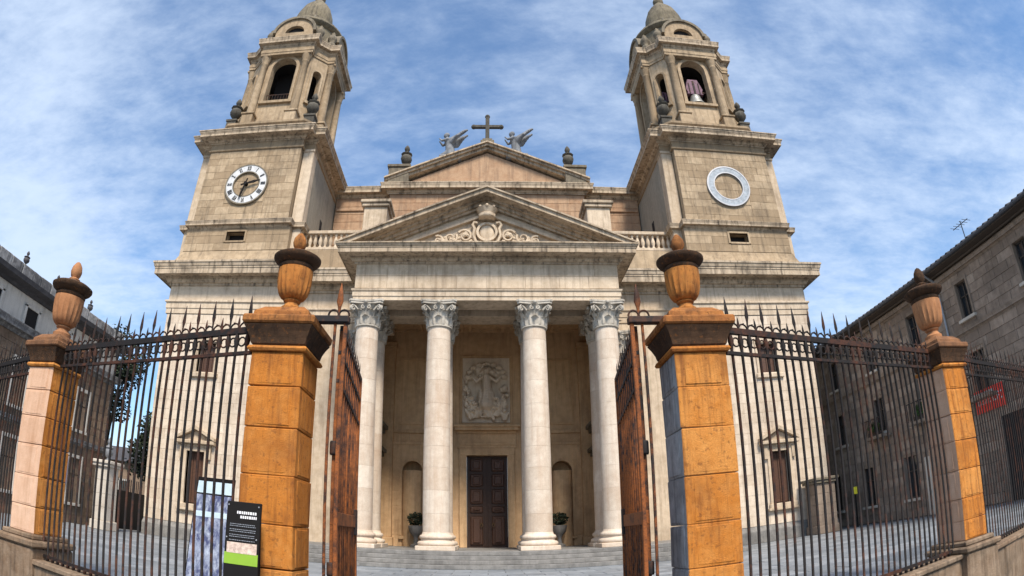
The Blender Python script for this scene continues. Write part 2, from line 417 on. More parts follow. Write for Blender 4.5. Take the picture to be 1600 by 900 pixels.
M['leaf2'] = leafmat('plant_leaves', (.03,.07,.02), (.07,.15,.04))
m, nt_, p_ = newmat('blue_print')
g_ = N(nt_, 'ShaderNodeNewGeometry').outputs['Position']
mp_ = N(nt_, 'ShaderNodeMapping'); mp_.inputs['Scale'].default_value = (1, 1, .45); L(nt_, g_, mp_.inputs['Vector'])
na_ = noise(nt_, mp_.outputs[0], 17, 6, .7); nb_ = noise(nt_, g_, 5, 3, .5)
c_ = mixc(nt_, ramp(nt_, na_, .44, .66), (.07,.085,.20), (.58,.65,.78)); c_ = mixc(nt_, mul(nt_, ramp(nt_, nb_, .45, .65), .45), c_, (.40,.47,.62))
L(nt_, c_, p_.inputs['Base Color']); p_.inputs['Roughness'].default_value = .5; M['blueprint'] = m
M['skyblue'] = flat('light_blue_print', (.60,.76,.86), .5, var=.1)

# ------------------------------------------------------------------ shared block builder
BC = {}
def block_mesh(name, l, d, h, mat, e=.012, jit=0.0):
    k = (name, round(l, 2), round(d, 3), round(h, 2), mat.name)
    if k not in BC:
        mb = MB(); mb.bbox(0, k[1], 0, d, 0, h, e, jit); BC[k] = mb.mesh(name, [mat])
    return BC[k]
def ashlar(parent, name, ox, oy, ang, length, z0, z1, ch, bl, mat, holes=(), depth=.09, proud=.03, gap=.012, single=True, seed=1, e=.012):
    """Courses of blocks on a wall: origin (ox, oy), running along ang; outward = right of travel. proud = how far they stand out."""
    rng = random.Random(seed); n = max(1, round((z1-z0)/ch)); ch = (z1-z0)/n
    ca, sa = cos(ang), sin(ang); nx, ny = sa, -ca; cnt = 0
    mb = MB()
    for c in range(n):
        za, zb = z0+c*ch, z0+(c+1)*ch; zm = (za+zb)/2
        iv = [(0.0, length)]
        for (s0, s1, h0, h1) in holes:
            if h0 < zm < h1:
                nv = []
                for a, b in iv:
                    if s1 <= a or s0 >= b: nv.append((a, b))
                    else:
                        if s0-a > .05: nv.append((a, s0))
                        if b-s1 > .05: nv.append((s1, b))
                iv = nv
        for a, b in iv:
            k = max(1, round((b-a)/bl)); q = (b-a)/k
            cuts = [a+i*q for i in range(k+1)]
            off = (.25 if c % 2 else -.25)*q if k > 1 else 0
            cuts = [cuts[0]]+[round(x+off+rng.uniform(-.06, .06)*q, 1) for x in cuts[1:-1]]+[cuts[-1]]
            for s0, s1 in zip(cuts[:-1], cuts[1:]):
                pr = proud+rng.uniform(-.006, .006)
                px = ox+ca*(s0+gap/2)+nx*pr; py = oy+sa*(s0+gap/2)+ny*pr
                l = s1-s0-gap; h = ch-gap
                if l < .03: continue
                cnt += 1
                if single:
                    put(name, block_mesh(name, l, depth, h, mat, e), parent, (px, py, za+gap/2), ang)
                else:
                    b0 = len(mb.v); mb.ct = rng.random()+.001
                    mb.bbox(0, l, 0, depth, 0, h, e)
                    mb.xf(b0, Matrix.Translation((px, py, za+gap/2)) @ Matrix.Rotation(ang, 4, 'Z'))
    if not single:
        o = obj(name, mb, mat, parent); o['kind'] = 'stuff'; return o
    return cnt
def arch_pts(cx, w, z0, zs, n=16):
    """opening outline: straight jambs to the springing zs then a half circle"""
    r = w/2
    return [(cx-r, z0)]+[(cx-r*cos(pi*i/n), zs+r*sin(pi*i/n)) for i in range(n+1)]+[(cx+r, z0)]
def wall_with_arch(mb, x0, x1, z0, z1, cx, w, zb, zs, y0, y1, n=16):
    """slab (x0..x1, z0..z1, y0 front..y1 back) with an arched opening"""
    a = arch_pts(cx, w, zb, zs, n)
    r = w/2
    if zb > z0: mb.box(x0, x1, y0, y1, z0, zb)
    mb.box(x0, cx-r, y0, y1, zb, zs); mb.box(cx+r, x1, y0, y1, zb, zs)
    top = [(x0, zs), (cx-r, zs)]
    for i in range(n):
        p, q = a[1+i], a[2+i]
        xa = x0+(x1-x0)*i/n; xb = x0+(x1-x0)*(i+1)/n
        mb.prism([p, q, (xb, z1), (xa, z1)], y1, y0)
    mb.prism([(x0, zs), (cx-r, zs), (x0, z1)], y1, y0); mb.prism([(cx+r, zs), (x1, zs), (x1, z1)], y1, y0)

# ================================================================== ground
g = MB(); g.pts([(-900,-900,-.75),(900,-900,-.75),(900,900,-.75),(-900,900,-.75)]); g.face(0,1,2,3)
tag(obj('ground', g, M['ground']), 'grey street ground spreading around the square', 'ground', kind='structure')
g = MB(); g.prism([(-21, 41), (-21, 14), (-11.4, 9.6), (-7, 7.6), (-2.6, 6.25), (2.6, 6.25), (7.3, 7.65), (12.4, 9.7), (21.5, 13.5), (21.5, 41)], -.76, -.012, 'z')
court = tag(obj('courtyard', g, M['joint']), 'courtyard paved with blue-grey stone slabs behind the railings', 'courtyard', kind='structure')
SL, SW = 1.25, .82
rng = random.Random(3); cand = []
for r in range(27):
    y = 7.3+r*SW
    for c in range(-16, 17):
        x = c*SL+(SL/2 if r % 2 else 0)
        ax = abs(x)+SL/2
        if abs(x) > 19.5 or y < 6.5+max(0, min(ax, 7.2)-2.6)*.31+max(0, ax-7.2)*.44: continue
        vis = 0
        if abs(x)-.4 <= .22*y and y > 15.5: vis = 3          # seen through the open gates
        elif .42*y < abs(x) < .95*y and y > 9: vis = 2
        cand.append((vis, -y, x, y))
cand.sort(reverse=True)
sm = MB(); k = 0
for vis, _, x, y in cand:
    dz = rng.uniform(-.003, .004)
    if vis and k < 300:
        put('paving_slab', block_mesh('paving_slab', SL-.03, SW-.03, .05, M['paving'], .006), court, (x-SL/2+.009, y, -.046+dz)); k += 1
    elif y < 29:
        sm.ct = rng.random()+.001; sm.bbox(x-SL/2+.009, x+SL/2-.009, y, y+SW-.018, -.046+dz, .004+dz, .006)
o = obj('paving_slab', sm, M['paving'], court); o['kind'] = 'stuff'

# ================================================================== cathedral
CA = empty('cathedral', (0, 30, 0))
tag(CA, 'cream stone cathedral with columned portico, pediment and two bell towers', 'cathedral')
def ring_prism(mb, cx, cz, r0, r1, y0, y1, a0=0, a1=2*pi, n=32):
    full = abs(a1-a0-2*pi) < 1e-6
    for i in range(n):
        p, q = a0+(a1-a0)*i/n, a0+(a1-a0)*(i+1)/n
        mb.prism([(cx+r0*cos(p), cz+r0*sin(p)), (cx+r1*cos(p), cz+r1*sin(p)), (cx+r1*cos(q), cz+r1*sin(q)), (cx+r0*cos(q), cz+r0*sin(q))], y0, y1)
def urn_prof(s=1.0, flame=True):
    P = [(.0,0),(.22,0),(.22,.10),(.12,.16),(.10,.26),(.18,.34),(.33,.52),(.38,.74),(.34,.92),(.27,1.0),(.36,1.06),(.38,1.12),(.26,1.2),(.12,1.28),(.10,1.36)]
    if flame: P += [(.16,1.46),(.19,1.58),(.14,1.74),(.05,1.88),(.0,1.95)]
    return [(r*s, z*s) for r, z in P]
def gad(n, d): return lambda a, z: 1+d*abs(sin(a*n/2))
CORN = lambda z, p, h: [(0, z), (.10*p, z), (.10*p, z+.10*h), (.20*p, z+.12*h), (.30*p, z+.24*h), (.30*p, z+.30*h), (.36*p, z+.30*h), (.36*p, z+.36*h), (.84*p, z+.38*h), (.84*p, z+.34*h), (.87*p, z+.34*h), (.87*p, z+.60*h), (.90*p, z+.60*h), (.90*p, z+.66*h), (.94*p, z+.70*h), (.98*p, z+.84*h), (1.02*p, z+.86*h), (1.02*p, z+.95*h), (.2*p, z+1.0*h), (-.3, z+1.02*h)]

def tower(cx, left):
    sg = -1 if left else 1
    yc, yb = 34.2, 38.3
    core = MB(); core.box(cx-3.98, cx+3.98, 30.62, yb, 15.0, 24.9); core.box(cx-3.98, cx+3.98, 30.62, yb, 0, 15.0)
    T = tag(obj('bell_tower', core, M['side'], CA, (0,0,0)), 'left bell tower with the clock that has hands' if left else 'right bell tower with the blank ring on its face')
    # --- lower stage
    xw = cx+sg*.55                           # windows sit a little outward of the tower axis
    lp = MB(); lp.box(cx-3.7, xw-.56, 29.97, 30.65, 0, 12.65); lp.box(xw+.56, cx+3.7, 29.97, 30.65, 0, 12.65)
    lp.box(xw-.56, xw+.56, 29.97, 30.65, 0, 2.0); lp.box(xw-.56, xw+.56, 29.97, 30.65, 4.85, 9.2); lp.box(xw-.56, xw+.56, 29.97, 30.65, 11.0, 12.65)
    obj('lower_stage_wall', lp, M['pale_cream'], T)
    ashlar(T, 'lower_stage_stone', cx-3.7, 29.97, 0, 7.4, .9, 12.62, .56, 1.15, M['pale_cream'], [(xw-cx+3.7-.62, xw-cx+3.7+.62, 1.7, 5.1), (xw-cx+3.7-.62, xw-cx+3.7+.62, 9.1, 11.1)], single=False, seed=int(50+cx), gap=.007, e=.006)
    pl = MB(); pl.mold([(cx-3.72, 32), (cx-3.72, 29.95), (cx+3.72, 29.95), (cx+3.72, 32)], [(0,0),(.2,0),(.2,.62),(.16,.7),(.06,.82),(0,.88)])
    obj('tower_plinth', pl, M['step'], T)
    for z0, z1, hw in ((2.0, 4.85, .56), (9.2, 11.0, .56)):
        wd = MB(); wd.box(xw-hw, xw+hw, 30.28, 30.36, z0, z1); wdo = obj('shutter', wd, M['door'], T)
        fr = MB()
        for a, b, c, d in ((xw-hw-.2, xw-hw, z0, z1), (xw+hw, xw+hw+.2, z0, z1), (xw-hw-.2, xw+hw+.2, z1, z1+.24)): fr.box(a, b, 29.86, 30.2, c, d)
        fr.bbox(xw-hw-.3, xw+hw+.3, 29.78, 30.1, z0-.26, z0, .03); obj('window_frame', fr, M['cream'], T)
        bars = MB()
        for i in range(4): bars.box(xw-hw+.03+i*(hw*2-.06)/4+.02, xw-hw+.03+(i+1)*(hw*2-.06)/4-.02, 30.24, 30.28, z0+.08, z1-.08)
        obj('shutter_boards', bars, M['doorpanel'], T)
    pd = MB(); pd.bbox(xw-1.2, xw+1.2, 29.6, 30.0, 5.22, 5.42, .03); pd.bbox(xw-.95, xw+.95, 29.8, 30.0, 5.08, 5.22, .02)
    for s2 in (-1, 1):
        pd.prism([(xw+s2*1.22, 5.42), (xw+s2*1.22, 5.58), (xw, 6.2), (xw, 6.02)], 29.58, 30.0)
        pd.box(xw+s2*.86-.1, xw+s2*.86+.1, 29.78, 30.0, 4.45, 5.08)
    pd.prism([(xw-1.0, 5.42), (xw+1.0, 5.42), (xw, 5.95)], 29.84, 30.0); obj('window_pediment', pd, M['cream'], T)
    sl_ = MB(); sl_.bbox(xw-.95, xw+.95, 29.72, 30.0, 1.62, 1.76, .02); obj('window_sill', sl_, M['cream'], T)
    # --- main entablature
    plan = [(cx-3.75, 36), (cx-3.75, 29.95), (cx+3.75, 29.95), (cx+3.75, 36)]
    en = MB(); en.mold(plan, [(0,12.65),(.06,12.65),(.06,12.95),(.1,12.97),(.1,13.28),(.18,13.34),(.18,13.44),(.02,13.5),(.02,14.35),(0,14.36)]); obj('architrave', en, M['cream'], T)
    co = MB(); co.mold(plan, CORN(14.36, 1.05, 1.25)); obj('main_cornice', co, M['cornice'], T)
    # --- attic stage
    at_ = MB(); at_.box(cx-3.5, xw*0+cx-.62, 29.98, 30.65, 15.5, 18.2); at_.box(cx+.62, cx+3.5, 29.98, 30.65, 15.5, 18.2)
    at_.box(cx-.62, cx+.62, 29.98, 30.65, 15.5, 17.28); at_.box(cx-.62, cx+.62, 29.98, 30.65, 17.88, 18.2); obj('attic_wall', at_, M['tower'], T)
    fl = MB(); fl.mold([(cx-3.52, 36), (cx-3.52, 29.96), (cx+3.52, 29.96), (cx+3.52, 36)], [(.3,15.55),(.28,15.9),(.12,16.3),(.04,16.6),(0,16.62)]); obj('attic_base', fl, M['tower'], T)
    ashlar(T, 'ashlar_block', cx-3.5, 29.98, 0, 7.0, 16.65, 18.15, .5, 1.15, M['tower'], [(2.8, 4.2, 17.2, 17.95)], seed=int(9+cx), gap=.008, e=.007)
    wd = MB(); wd.box(cx-.62, cx+.62, 30.45, 30.5, 17.28, 17.88); obj('vent_opening', wd, M['void'], T)
    fr = MB()
    for a, b, c, d in ((-.74,-.62,17.2,17.96),(.62,.74,17.2,17.96),(-.62,.62,17.17,17.28),(-.62,.62,17.88,17.99)): fr.box(cx+a, cx+b, 29.9, 30.1, c, d)
    obj('vent_frame', fr, M['tower'], T)
    st = MB(); st.mold([(cx-3.98, 37), (cx-3.98, 30.5), (cx-3.3, 30.5), (cx-3.3, 29.97), (cx+3.3, 29.97), (cx+3.3, 30.5), (cx+3.98, 30.5), (cx+3.98, 37)], CORN(18.12, .34, .48)); obj('string_course', st, M['cornice'], T)
    # --- clock stage
    ck = MB(); ck.box(cx-3.25, cx+3.25, 30.0, 30.65, 18.5, 24.4); obj('clock_stage_wall', ck, M['tower'], T)
    ashlar(T, 'ashlar_block', cx-3.25, 30.0, 0, 6.5, 18.62, 23.85, .52, 1.1, M['tower'], [(1.9, 4.6, 19.9, 22.5)], seed=int(29+cx), gap=.008, e=.007)
    ashlar(T, 'ashlar_block', cx-1.35, 30.0, 0, 2.7, 19.93, 22.5, .52, .9, M['tower'], [], seed=int(31+cx), gap=.008, e=.007)
    for s2 in (-1, 1):
        cp = MB(); cp.bbox(cx+s2*3.65-.36, cx+s2*3.65+.36, 30.42, 31.2, 16.2, 23.8, .03); cp.bbox(cx+s2*3.65-.4, cx+s2*3.65+.4, 30.36, 31.3, 23.8, 24.0, .03)
        obj('corner_pilaster', cp, M['cream'], T)
        cp = MB(); cp.box(cx+s2*3.6-.4, cx+s2*3.6+.4, 30.38, 31.2, 15.4, 16.2); obj('pilaster_base', cp, M['cream'], T)
        slit = MB(); slit.box(cx+s2*3.97, cx+s2*3.99, 34.0, 34.5, 18.9, 20.9); obj('slit_window', slit, M['void'], T)
    plan2 = [(cx-3.98, 38.2), (cx-3.98, 30.5), (cx-3.3, 30.5), (cx-3.3, 29.97), (cx+3.3, 29.97), (cx+3.3, 30.5), (cx+3.98, 30.5), (cx+3.98, 38.2)]
    fz = MB(); fz.mold(plan2, [(0,23.86),(.09,23.9),(.09,24.02),(.03,24.06),(.03,24.46),(0,24.47)]); obj('upper_frieze', fz, M['tower'], T)
    co = MB(); co.mold(plan2, CORN(24.46, .85, .75)); obj('upper_cornice', co, M['cornice'], T)
    # --- belfry
    def octa(a, b): return [(cx-b, yc-a), (cx+b, yc-a), (cx+a, yc-b), (cx+a, yc+b), (cx+b, yc+a), (cx-b, yc+a), (cx-a, yc+b), (cx-a, yc-b)]
    bp = MB(); bp.mold(octa(3.55, 2.75), [(.35,25.0),(.35,25.5),(.15,25.6),(.15,26.35),(.25,26.45),(.25,26.62),(.0,26.75),(-3.2,26.8)], True); obj('belfry_plinth', bp, M['tower'], T)
    bw = MB(); oc = octa(3.0, 1.95)
    for i in range(8):
        p, q = Vector(oc[i]), Vector(oc[(i+1) % 8]); d = q-p; l = d.length; ang = atan2(d.y, d.x)
        MT = Matrix.Translation((p.x, p.y, 0)) @ Matrix.Rotation(ang, 4, 'Z')
        ow, zs = (1.9, 32.25) if l > 3 else (.72, 31.7)
        b0 = len(bw.v); wall_with_arch(bw, 0, l, 26.75, 33.35, l/2, ow, 29.0, zs, 0, .55); bw.xf(b0, MT)
        surr = MB(); tw = .24 if l > 3 else .14
        ring_prism(surr, l/2, zs, ow/2+.004, ow/2+tw, -.12, .05, 0, pi, 14)
        surr.box(l/2-ow/2-tw, l/2-ow/2-.004, -.12, .05, 29.0, zs); surr.box(l/2+ow/2+.004, l/2+ow/2+tw, -.12, .05, 29.0, zs)
        surr.box(l/2-ow/2-tw-.08, l/2+ow/2+tw+.08, -.2, .1, 28.78, 28.995); surr.xf(0, MT); obj('arch_surround', surr, M['tower'], T)
    obj('belfry_wall', bw, M['tower'], T)
    for i in (0, 2, 4, 6):
        p, q = Vector(oc[i]), Vector(oc[(i+1) % 8]); d = (q-p).normalized(); nrm = Vector((d.y, -d.x)); mid = (p+q)/2
        for s2 in (-1, 1):
            c2 = mid+d*(1.62*s2)+nrm*.22
            cl = MB(); cl.lathe([(.36,27.65),(.36,27.78),(.29,27.86),(.30,28.0),(.28,30),(.25,32.45),(.29,32.5),(.29,32.56),(.26,32.6),(.29,32.75),(.36,33.0),(.40,33.2)], 16, (c2.x, c2.y, 0))
            cl.box(c2.x-.38, c2.x+.38, c2.y-.38, c2.y+.38, 33.2, 33.34); obj('belfry_column', cl, M['tower'], T, auto=40)
            pe = MB(); pe.bbox(c2.x-.42, c2.x+.42, c2.y-.42, c2.y+.42, 26.7, 27.5, .03); pe.bbox(c2.x-.50, c2.x+.50, c2.y-.50, c2.y+.50, 27.5, 27.65, .03); obj('column_pedestal', pe, M['tower'], T)
    a_, b_, e_ = 3.42, 2.02, 2.95
    cross = [(-b_,-a_),(b_,-a_),(b_,-e_),(e_,-b_),(a_,-b_),(a_,b_),(e_,b_),(b_,e_),(b_,a_),(-b_,a_),(-b_,e_),(-e_,b_),(-a_,b_),(-a_,-b_),(-e_,-b_),(-b_,-e_)]
    cross = [(cx+x_, yc+y_) for x_, y_ in cross]
    en = MB(); en.mold(cross, [(-.5,33.34),(.06,33.34),(.06,33.55),(.1,33.58),(.1,33.85),(.05,33.88),(.05,34.12),(.0,34.13)], True); obj('belfry_entablature', en, M['tower'], T)
    en = MB(); en.mold(cross, CORN(34.12, .46, .82)[:-1]+[(-1.6, 35.0)], True); obj('belfry_cornice', en, M['cornice'], T)
    ch = MB(); ch.box(cx-1.2, cx+1.2, yc-1.2, yc+1.25, 26.8, 33.3); obj('belfry_shade_core', ch, M['void'], T)  # near-black box added so the arches look filled with shade
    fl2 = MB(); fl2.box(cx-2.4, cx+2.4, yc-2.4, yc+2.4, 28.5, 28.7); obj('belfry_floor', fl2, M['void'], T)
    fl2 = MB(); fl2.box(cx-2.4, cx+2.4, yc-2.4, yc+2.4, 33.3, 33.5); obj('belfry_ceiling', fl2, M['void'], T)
    if left:
        gr = MB()
        for i in range(9): gr.box(cx-.9+i*.22, cx-.87+i*.22, 31.4, 31.43, 29.0, 29.8)
        gr.box(cx-.95, cx+.95, 31.39, 31.44, 29.8, 29.85); obj('belfry_railing', gr, M['irondark'], T)
    for i in range(4):
        a = pi/4+i*pi/2; ux, uy = cx+4.15*cos(a), yc+4.15*sin(a)
        ur = MB(); ur.box(ux-.36, ux+.36, uy-.36, uy+.36, 25.05, 27.25); ur.box(ux-.42, ux+.42, uy-.42, uy+.42, 27.25, 27.4); ur.lathe(urn_prof(1.12), 16, (ux, uy, 27.4), gad(8, .08)); obj('corner_urn', ur, M['sooty'], T, auto=40)
    # --- drum with lunettes, dome and lantern
    dr = MB(); dr.lathe([(2.95,34.9),(2.95,35.3),(2.8,35.4),(2.75,38.0)], 32, (cx, yc, 0)); D_ = obj('dome_drum', dr, M['dome'], T, auto=40)
    for i in range(4):
        MT = Matrix.Translation((cx, yc, 0)) @ Matrix.Rotation(i*pi/2, 4, 'Z')
        lu = MB(); ring_prism(lu, 0, 36.0, .78, 1.55, -3.2, -2.3, 0, pi, 18)
        for q in (-1, 1): a, b = sorted((q*.78, q*1.55)); lu.box(a, b, -3.2, -2.3, 34.9, 36.0)
        lu.box(-.78, .78, -3.2, -2.3, 34.9, 36.0); lu.xf(0, MT); obj('lunette', lu, M['tower'], T)
        lc = MB(); ring_prism(lc, 0, 36.0, 1.555, 1.78, -3.36, -2.2, 0, pi, 18); lc.xf(0, MT); obj('lunette_coping', lc, M['dark'], T)
        lv = MB(); lv.prism([(.76*cos(pi*k/10), 36.01+.76*sin(pi*k/10)) for k in range(11)], -2.92, -2.9); lv.xf(0, MT); obj('lunette_opening', lv, M['void'], T)
        for s2 in (-1, 1):
            fb = MB(); fb.lathe([(.0,0),(.32,0),(.32,.55),(.18,.7),(.34,.95),(.38,1.15),(.3,1.4),(.12,1.5),(.2,1.7),(.0,2.0)], 12, (s2*2.0, -2.85, 34.95)); fb.xf(0, MT); obj('drum_finial', fb, M['dark'], T, smooth=True)
    rg = MB(); rg.lathe([(2.7,37.6),(2.95,37.75),(3.1,37.95),(3.05,38.15),(2.75,38.3),(2.6,38.6),(2.3,39.05),(1.9,39.4),(1.72,39.5)], 40, (cx, yc, 0)); obj('dome_shell', rg, M['dome'], T, auto=40)
    for i in range(8):
        rb = MB(); a = pi/8+i*pi/4; rb.tube([(cx+r_*cos(a), yc+r_*sin(a), z_) for r_, z_ in ((2.78,38.25),(2.62,38.6),(2.32,39.05),(1.92,39.42))], .1, 6); obj('dome_rib', rb, M['dark'], T)
    lt = MB(); lt.lathe([(1.72,39.4),(1.85,39.5),(1.85,39.65),(1.6,39.75),(1.55,40.1),(1.6,40.5),(1.5,41.2),(1.28,41.9),(.95,42.5),(.6,43.0),(.35,43.4),(.45,43.6),(.45,43.9),(.25,44.2),(.08,44.5),(.05,45.4),(0,45.5)], 28, (cx, yc, 0), lambda a, z: 1+.05*abs(sin(4*a))); obj('lantern_cap', lt, M['dome'], T, auto=45)
    return T
TL = tower(-14.95, True); TR = tower(14.95, False)

# --- bells hanging in the right belfry
def bell(x, y, z, s, label):
    b = empty('church_bell', (x, y, z))
    mb = MB(); mb.lathe([(.0,.0),(.62,.0),(.60,.08),(.48,.3),(.40,.6),(.34,.85),(.22,.98),(.0,1.02)], 24, (x, y, z)); 
    for i, v in enumerate(mb.v): mb.v[i] = (x+(v[0]-x)*s, y+(v[1]-y)*s, z+(v[2]-z)*s)
    obj('bell_body', mb, M['bell'], b, auto=40)
    yk = MB(); P = [(-.62,0),(-.5,.12),(-.62,.5),(-.5,1.0),(-.36,1.5),(.36,1.5),(.5,1.0),(.62,.5),(.5,.12),(.62,0)]
    yk.prism([(x+px*s, z+1.0*s+pz*s*.9) for px, pz in P], y-.2*s, y+.2*s); obj('yoke', yk, M['yoke'], b)
    ir = MB(); ir.box(x-.07*s, x+.07*s, y-.24*s, y-.2*s-.002, z+1.0*s, z+2.2*s); ir.box(x-.4*s, x-.33*s, y-.24*s, y-.2*s-.002, z+1.05*s, z+2.0*s); ir.box(x+.33*s, x+.4*s, y-.24*s, y-.2*s-.002, z+1.05*s, z+2.0*s)
    ir.box(x-1.15, x+1.15, y-.05, y+.05, z+1.25*s, z+1.37*s); obj('iron_strap', ir, M['irondark'], b)
    tag(b, label, 'bell', 'bells in the right belfry')
bell(14.95, 31.85, 29.3, 1.05, 'bronze bell under a mauve yoke in the front arch of the right belfry')
bell(12.75, 32.5, 29.5, .6, 'smaller bell seen through the narrow diagonal arch of the right belfry')

# --- clock faces
def dial(cx, hands):
    z, y = 21.2, 29.93
    mb = MB(); ri_ = .94 if hands else 1.03; ring_prism(mb, cx, z, ri_, 1.38, y-.07, y+.03, n=48)
    C_ = tag(obj('clock_dial', mb, M['white'] if hands else M['dialblue'], CA), 'white ring dial with black numerals and two hands' if hands else 'blank pale ring without hands')
    rm = MB(); ring_prism(rm, cx, z, ri_-.07, ri_, y-.085, y+.06, n=48); obj('inner_rim', rm, M['dark'] if hands else M['zinc'], C_)
    rm = MB(); ring_prism(rm, cx, z, 1.38, 1.47, y-.09, y+.06, n=48)
    obj('dial_rim', rm, M['dark'] if hands else M['zinc'], C_)
    if not hands:
        for k in range(8):
            mk = MB(); a = radians(-125+k*16); b0 = len(mk.v); mk.box(-.02, .02, y-.076, y-.068, 1.1, 1.2)
            mk.xf(b0, Matrix.Translation((cx, 0, z)) @ Matrix.Rotation(-(a-pi/2), 4, 'Y')); obj('dial_mark', mk, M['zinc'], C_)
        return
    ROM = ['XII','I','II','III','IIII','V','VI','VII','VIII','IX','X','XI']
    for h in range(12):
        nm = MB(); gl = {'I': .07, 'V': .13, 'X': .13}; wd = sum(gl[c] for c in ROM[h]); x = -wd/2
        for c in ROM[h]:
            if c == 'I': nm.box(x+.015, x+.055, 0, .012, -.15, .15)
            else:
                wch = gl[c]
                if c == 'V': segs = [((x+.02,.15),(x+wch/2,-.15)), ((x+wch-.02,.15),(x+wch/2,-.15))]
                else: segs = [((x+.02,.15),(x+wch-.02,-.15)), ((x+wch-.02,.15),(x+.02,-.15))]
                for (a, b) in segs: nm.prism([(a[0]-.018,a[1]),(a[0]+.018,a[1]),(b[0]+.018,b[1]),(b[0]-.018,b[1])], 0, .012)
            x += gl[c]
        a = radians(30*h)
        nm.xf(0, Matrix.Translation((cx+1.16*sin(a), y-.085, z+1.16*cos(a))) @ Matrix.Rotation(a, 4, 'Y') @ Matrix.Scale(1.05, 4))
        obj('numeral', nm, M['blackp'], C_)
    for ang, ln, wd in ((76, 1.0, .1), (193, 1.25, .075)):
        hd = MB(); hd.prism([(-wd*.6,-.35),(wd*.6,-.35),(wd*.4,0),(wd,ln*.55),(0,ln),(-wd,ln*.55),(-wd*.4,0)], -.02, .02)
        hd.xf(0, Matrix.Translation((cx, y-.13-(.05 if wd < .09 else 0), z)) @ Matrix.Rotation(radians(ang), 4, 'Y')); obj('clock_hand', hd, M['blackp'], C_)
    hb = MB(); ring_prism(hb, cx, z, .0, .12, y-.22, y+.02, n=12); obj('hand_boss', hb, M['blackp'], C_)
dial(-14.95, True); dial(14.95, False)

# --- nave front
nv = MB(); nv.box(-10.9, 10.9, 37.0, 40, 12, 24.5)
NV = obj('nave_wall', nv, M['nave'], CA)
ashlar(NV, 'nave_wall_stone', -10.9, 37.0, 0, 21.8, 18.0, 24.2, .62, 1.6, M['nave'], single=False, seed=5, gap=.02)
for s2 in (-1, 1):
    for zb in (19.9, 21.6, 23.2):
        bd = MB(); x0, x1 = sorted((s2*7.2, s2*10.8)); bd.bbox(x0, x1, 36.86, 37.0, zb, zb+.16, .02); obj('nave_band', bd, M['nave'], NV)
bx_ = MB(); bx_.box(-6.9, 6.9, 36.55, 37.1, 12, 24.4); obj('nave_centre_wall', bx_, M['nave'], NV)
ashlar(NV, 'centre_wall_stone', -6.9, 36.55, 0, 13.8, 18, 24.2, .62, 1.5, M['nave'], single=False, seed=6)
nc = MB(); nc.mold([(-11.2, 37.0), (-7.0, 37.0), (-7.0, 36.5), (7.0, 36.5), (7.0, 37.0), (11.2, 37.0)], CORN(24.3, .55, .75)); obj('nave_cornice', nc, M['cornice'], NV)
tp = MB(); tp.prism([(-6.6, 25.0), (6.6, 25.0), (0, 28.0)], 36.7, 39.5); obj('nave_tympanum', tp, M['nave'], NV)
for s2 in (-1, 1):
    rk = MB()
    for (o0, o1, ya) in ((0, .22, 36.35), (.22, .40, 36.15), (.40, .52, 36.0)):
        rk.prism([(s2*7.35, 25.02+o0), (s2*7.35, 25.02+o1), (0, 28.15+o1), (0, 28.15+o0)], ya, 39.5)
    obj('nave_raking_cornice', rk, M['cornice'], NV)
    pq = MB(); pq.bbox(s2*6.35-.75, s2*6.35+.75, 36.2, 37.6, 25.1, 26.45, .03); pq.bbox(s2*6.35-.85, s2*6.35+.85, 36.1, 37.7, 26.45, 26.68, .03); obj('roof_pedestal', pq, M['dark'], NV)
    ur = MB(); ur.lathe([(r*1.05, z*1.08) for r, z in urn_prof(1)], 18, (s2*5.95, 36.7, 26.68), gad(10, .08)); obj('roof_urn', ur, M['sooty'], NV, auto=40)
cr = MB(); cr.bbox(-.5, .5, 36.2, 37.2, 28.3, 28.9, .04); cr.bbox(-.36, .36, 36.35, 37.05, 28.9, 29.15, .03)
obj('cross_pedestal', cr, M['dark'], NV)
cr = MB()
cr.bbox(-.15, .15, 36.57, 36.87, 29.15, 31.5, .04); cr.bbox(-1.02, 1.02, 36.59, 36.85, 30.36, 30.64, .04)
for (x, z) in ((0, 31.5), (-1.04, 30.5), (1.04, 30.5)):
    cr.ball((x, 36.72, z), .2, 8, 6)
obj('roof_cross', cr, M['sooty'], NV)

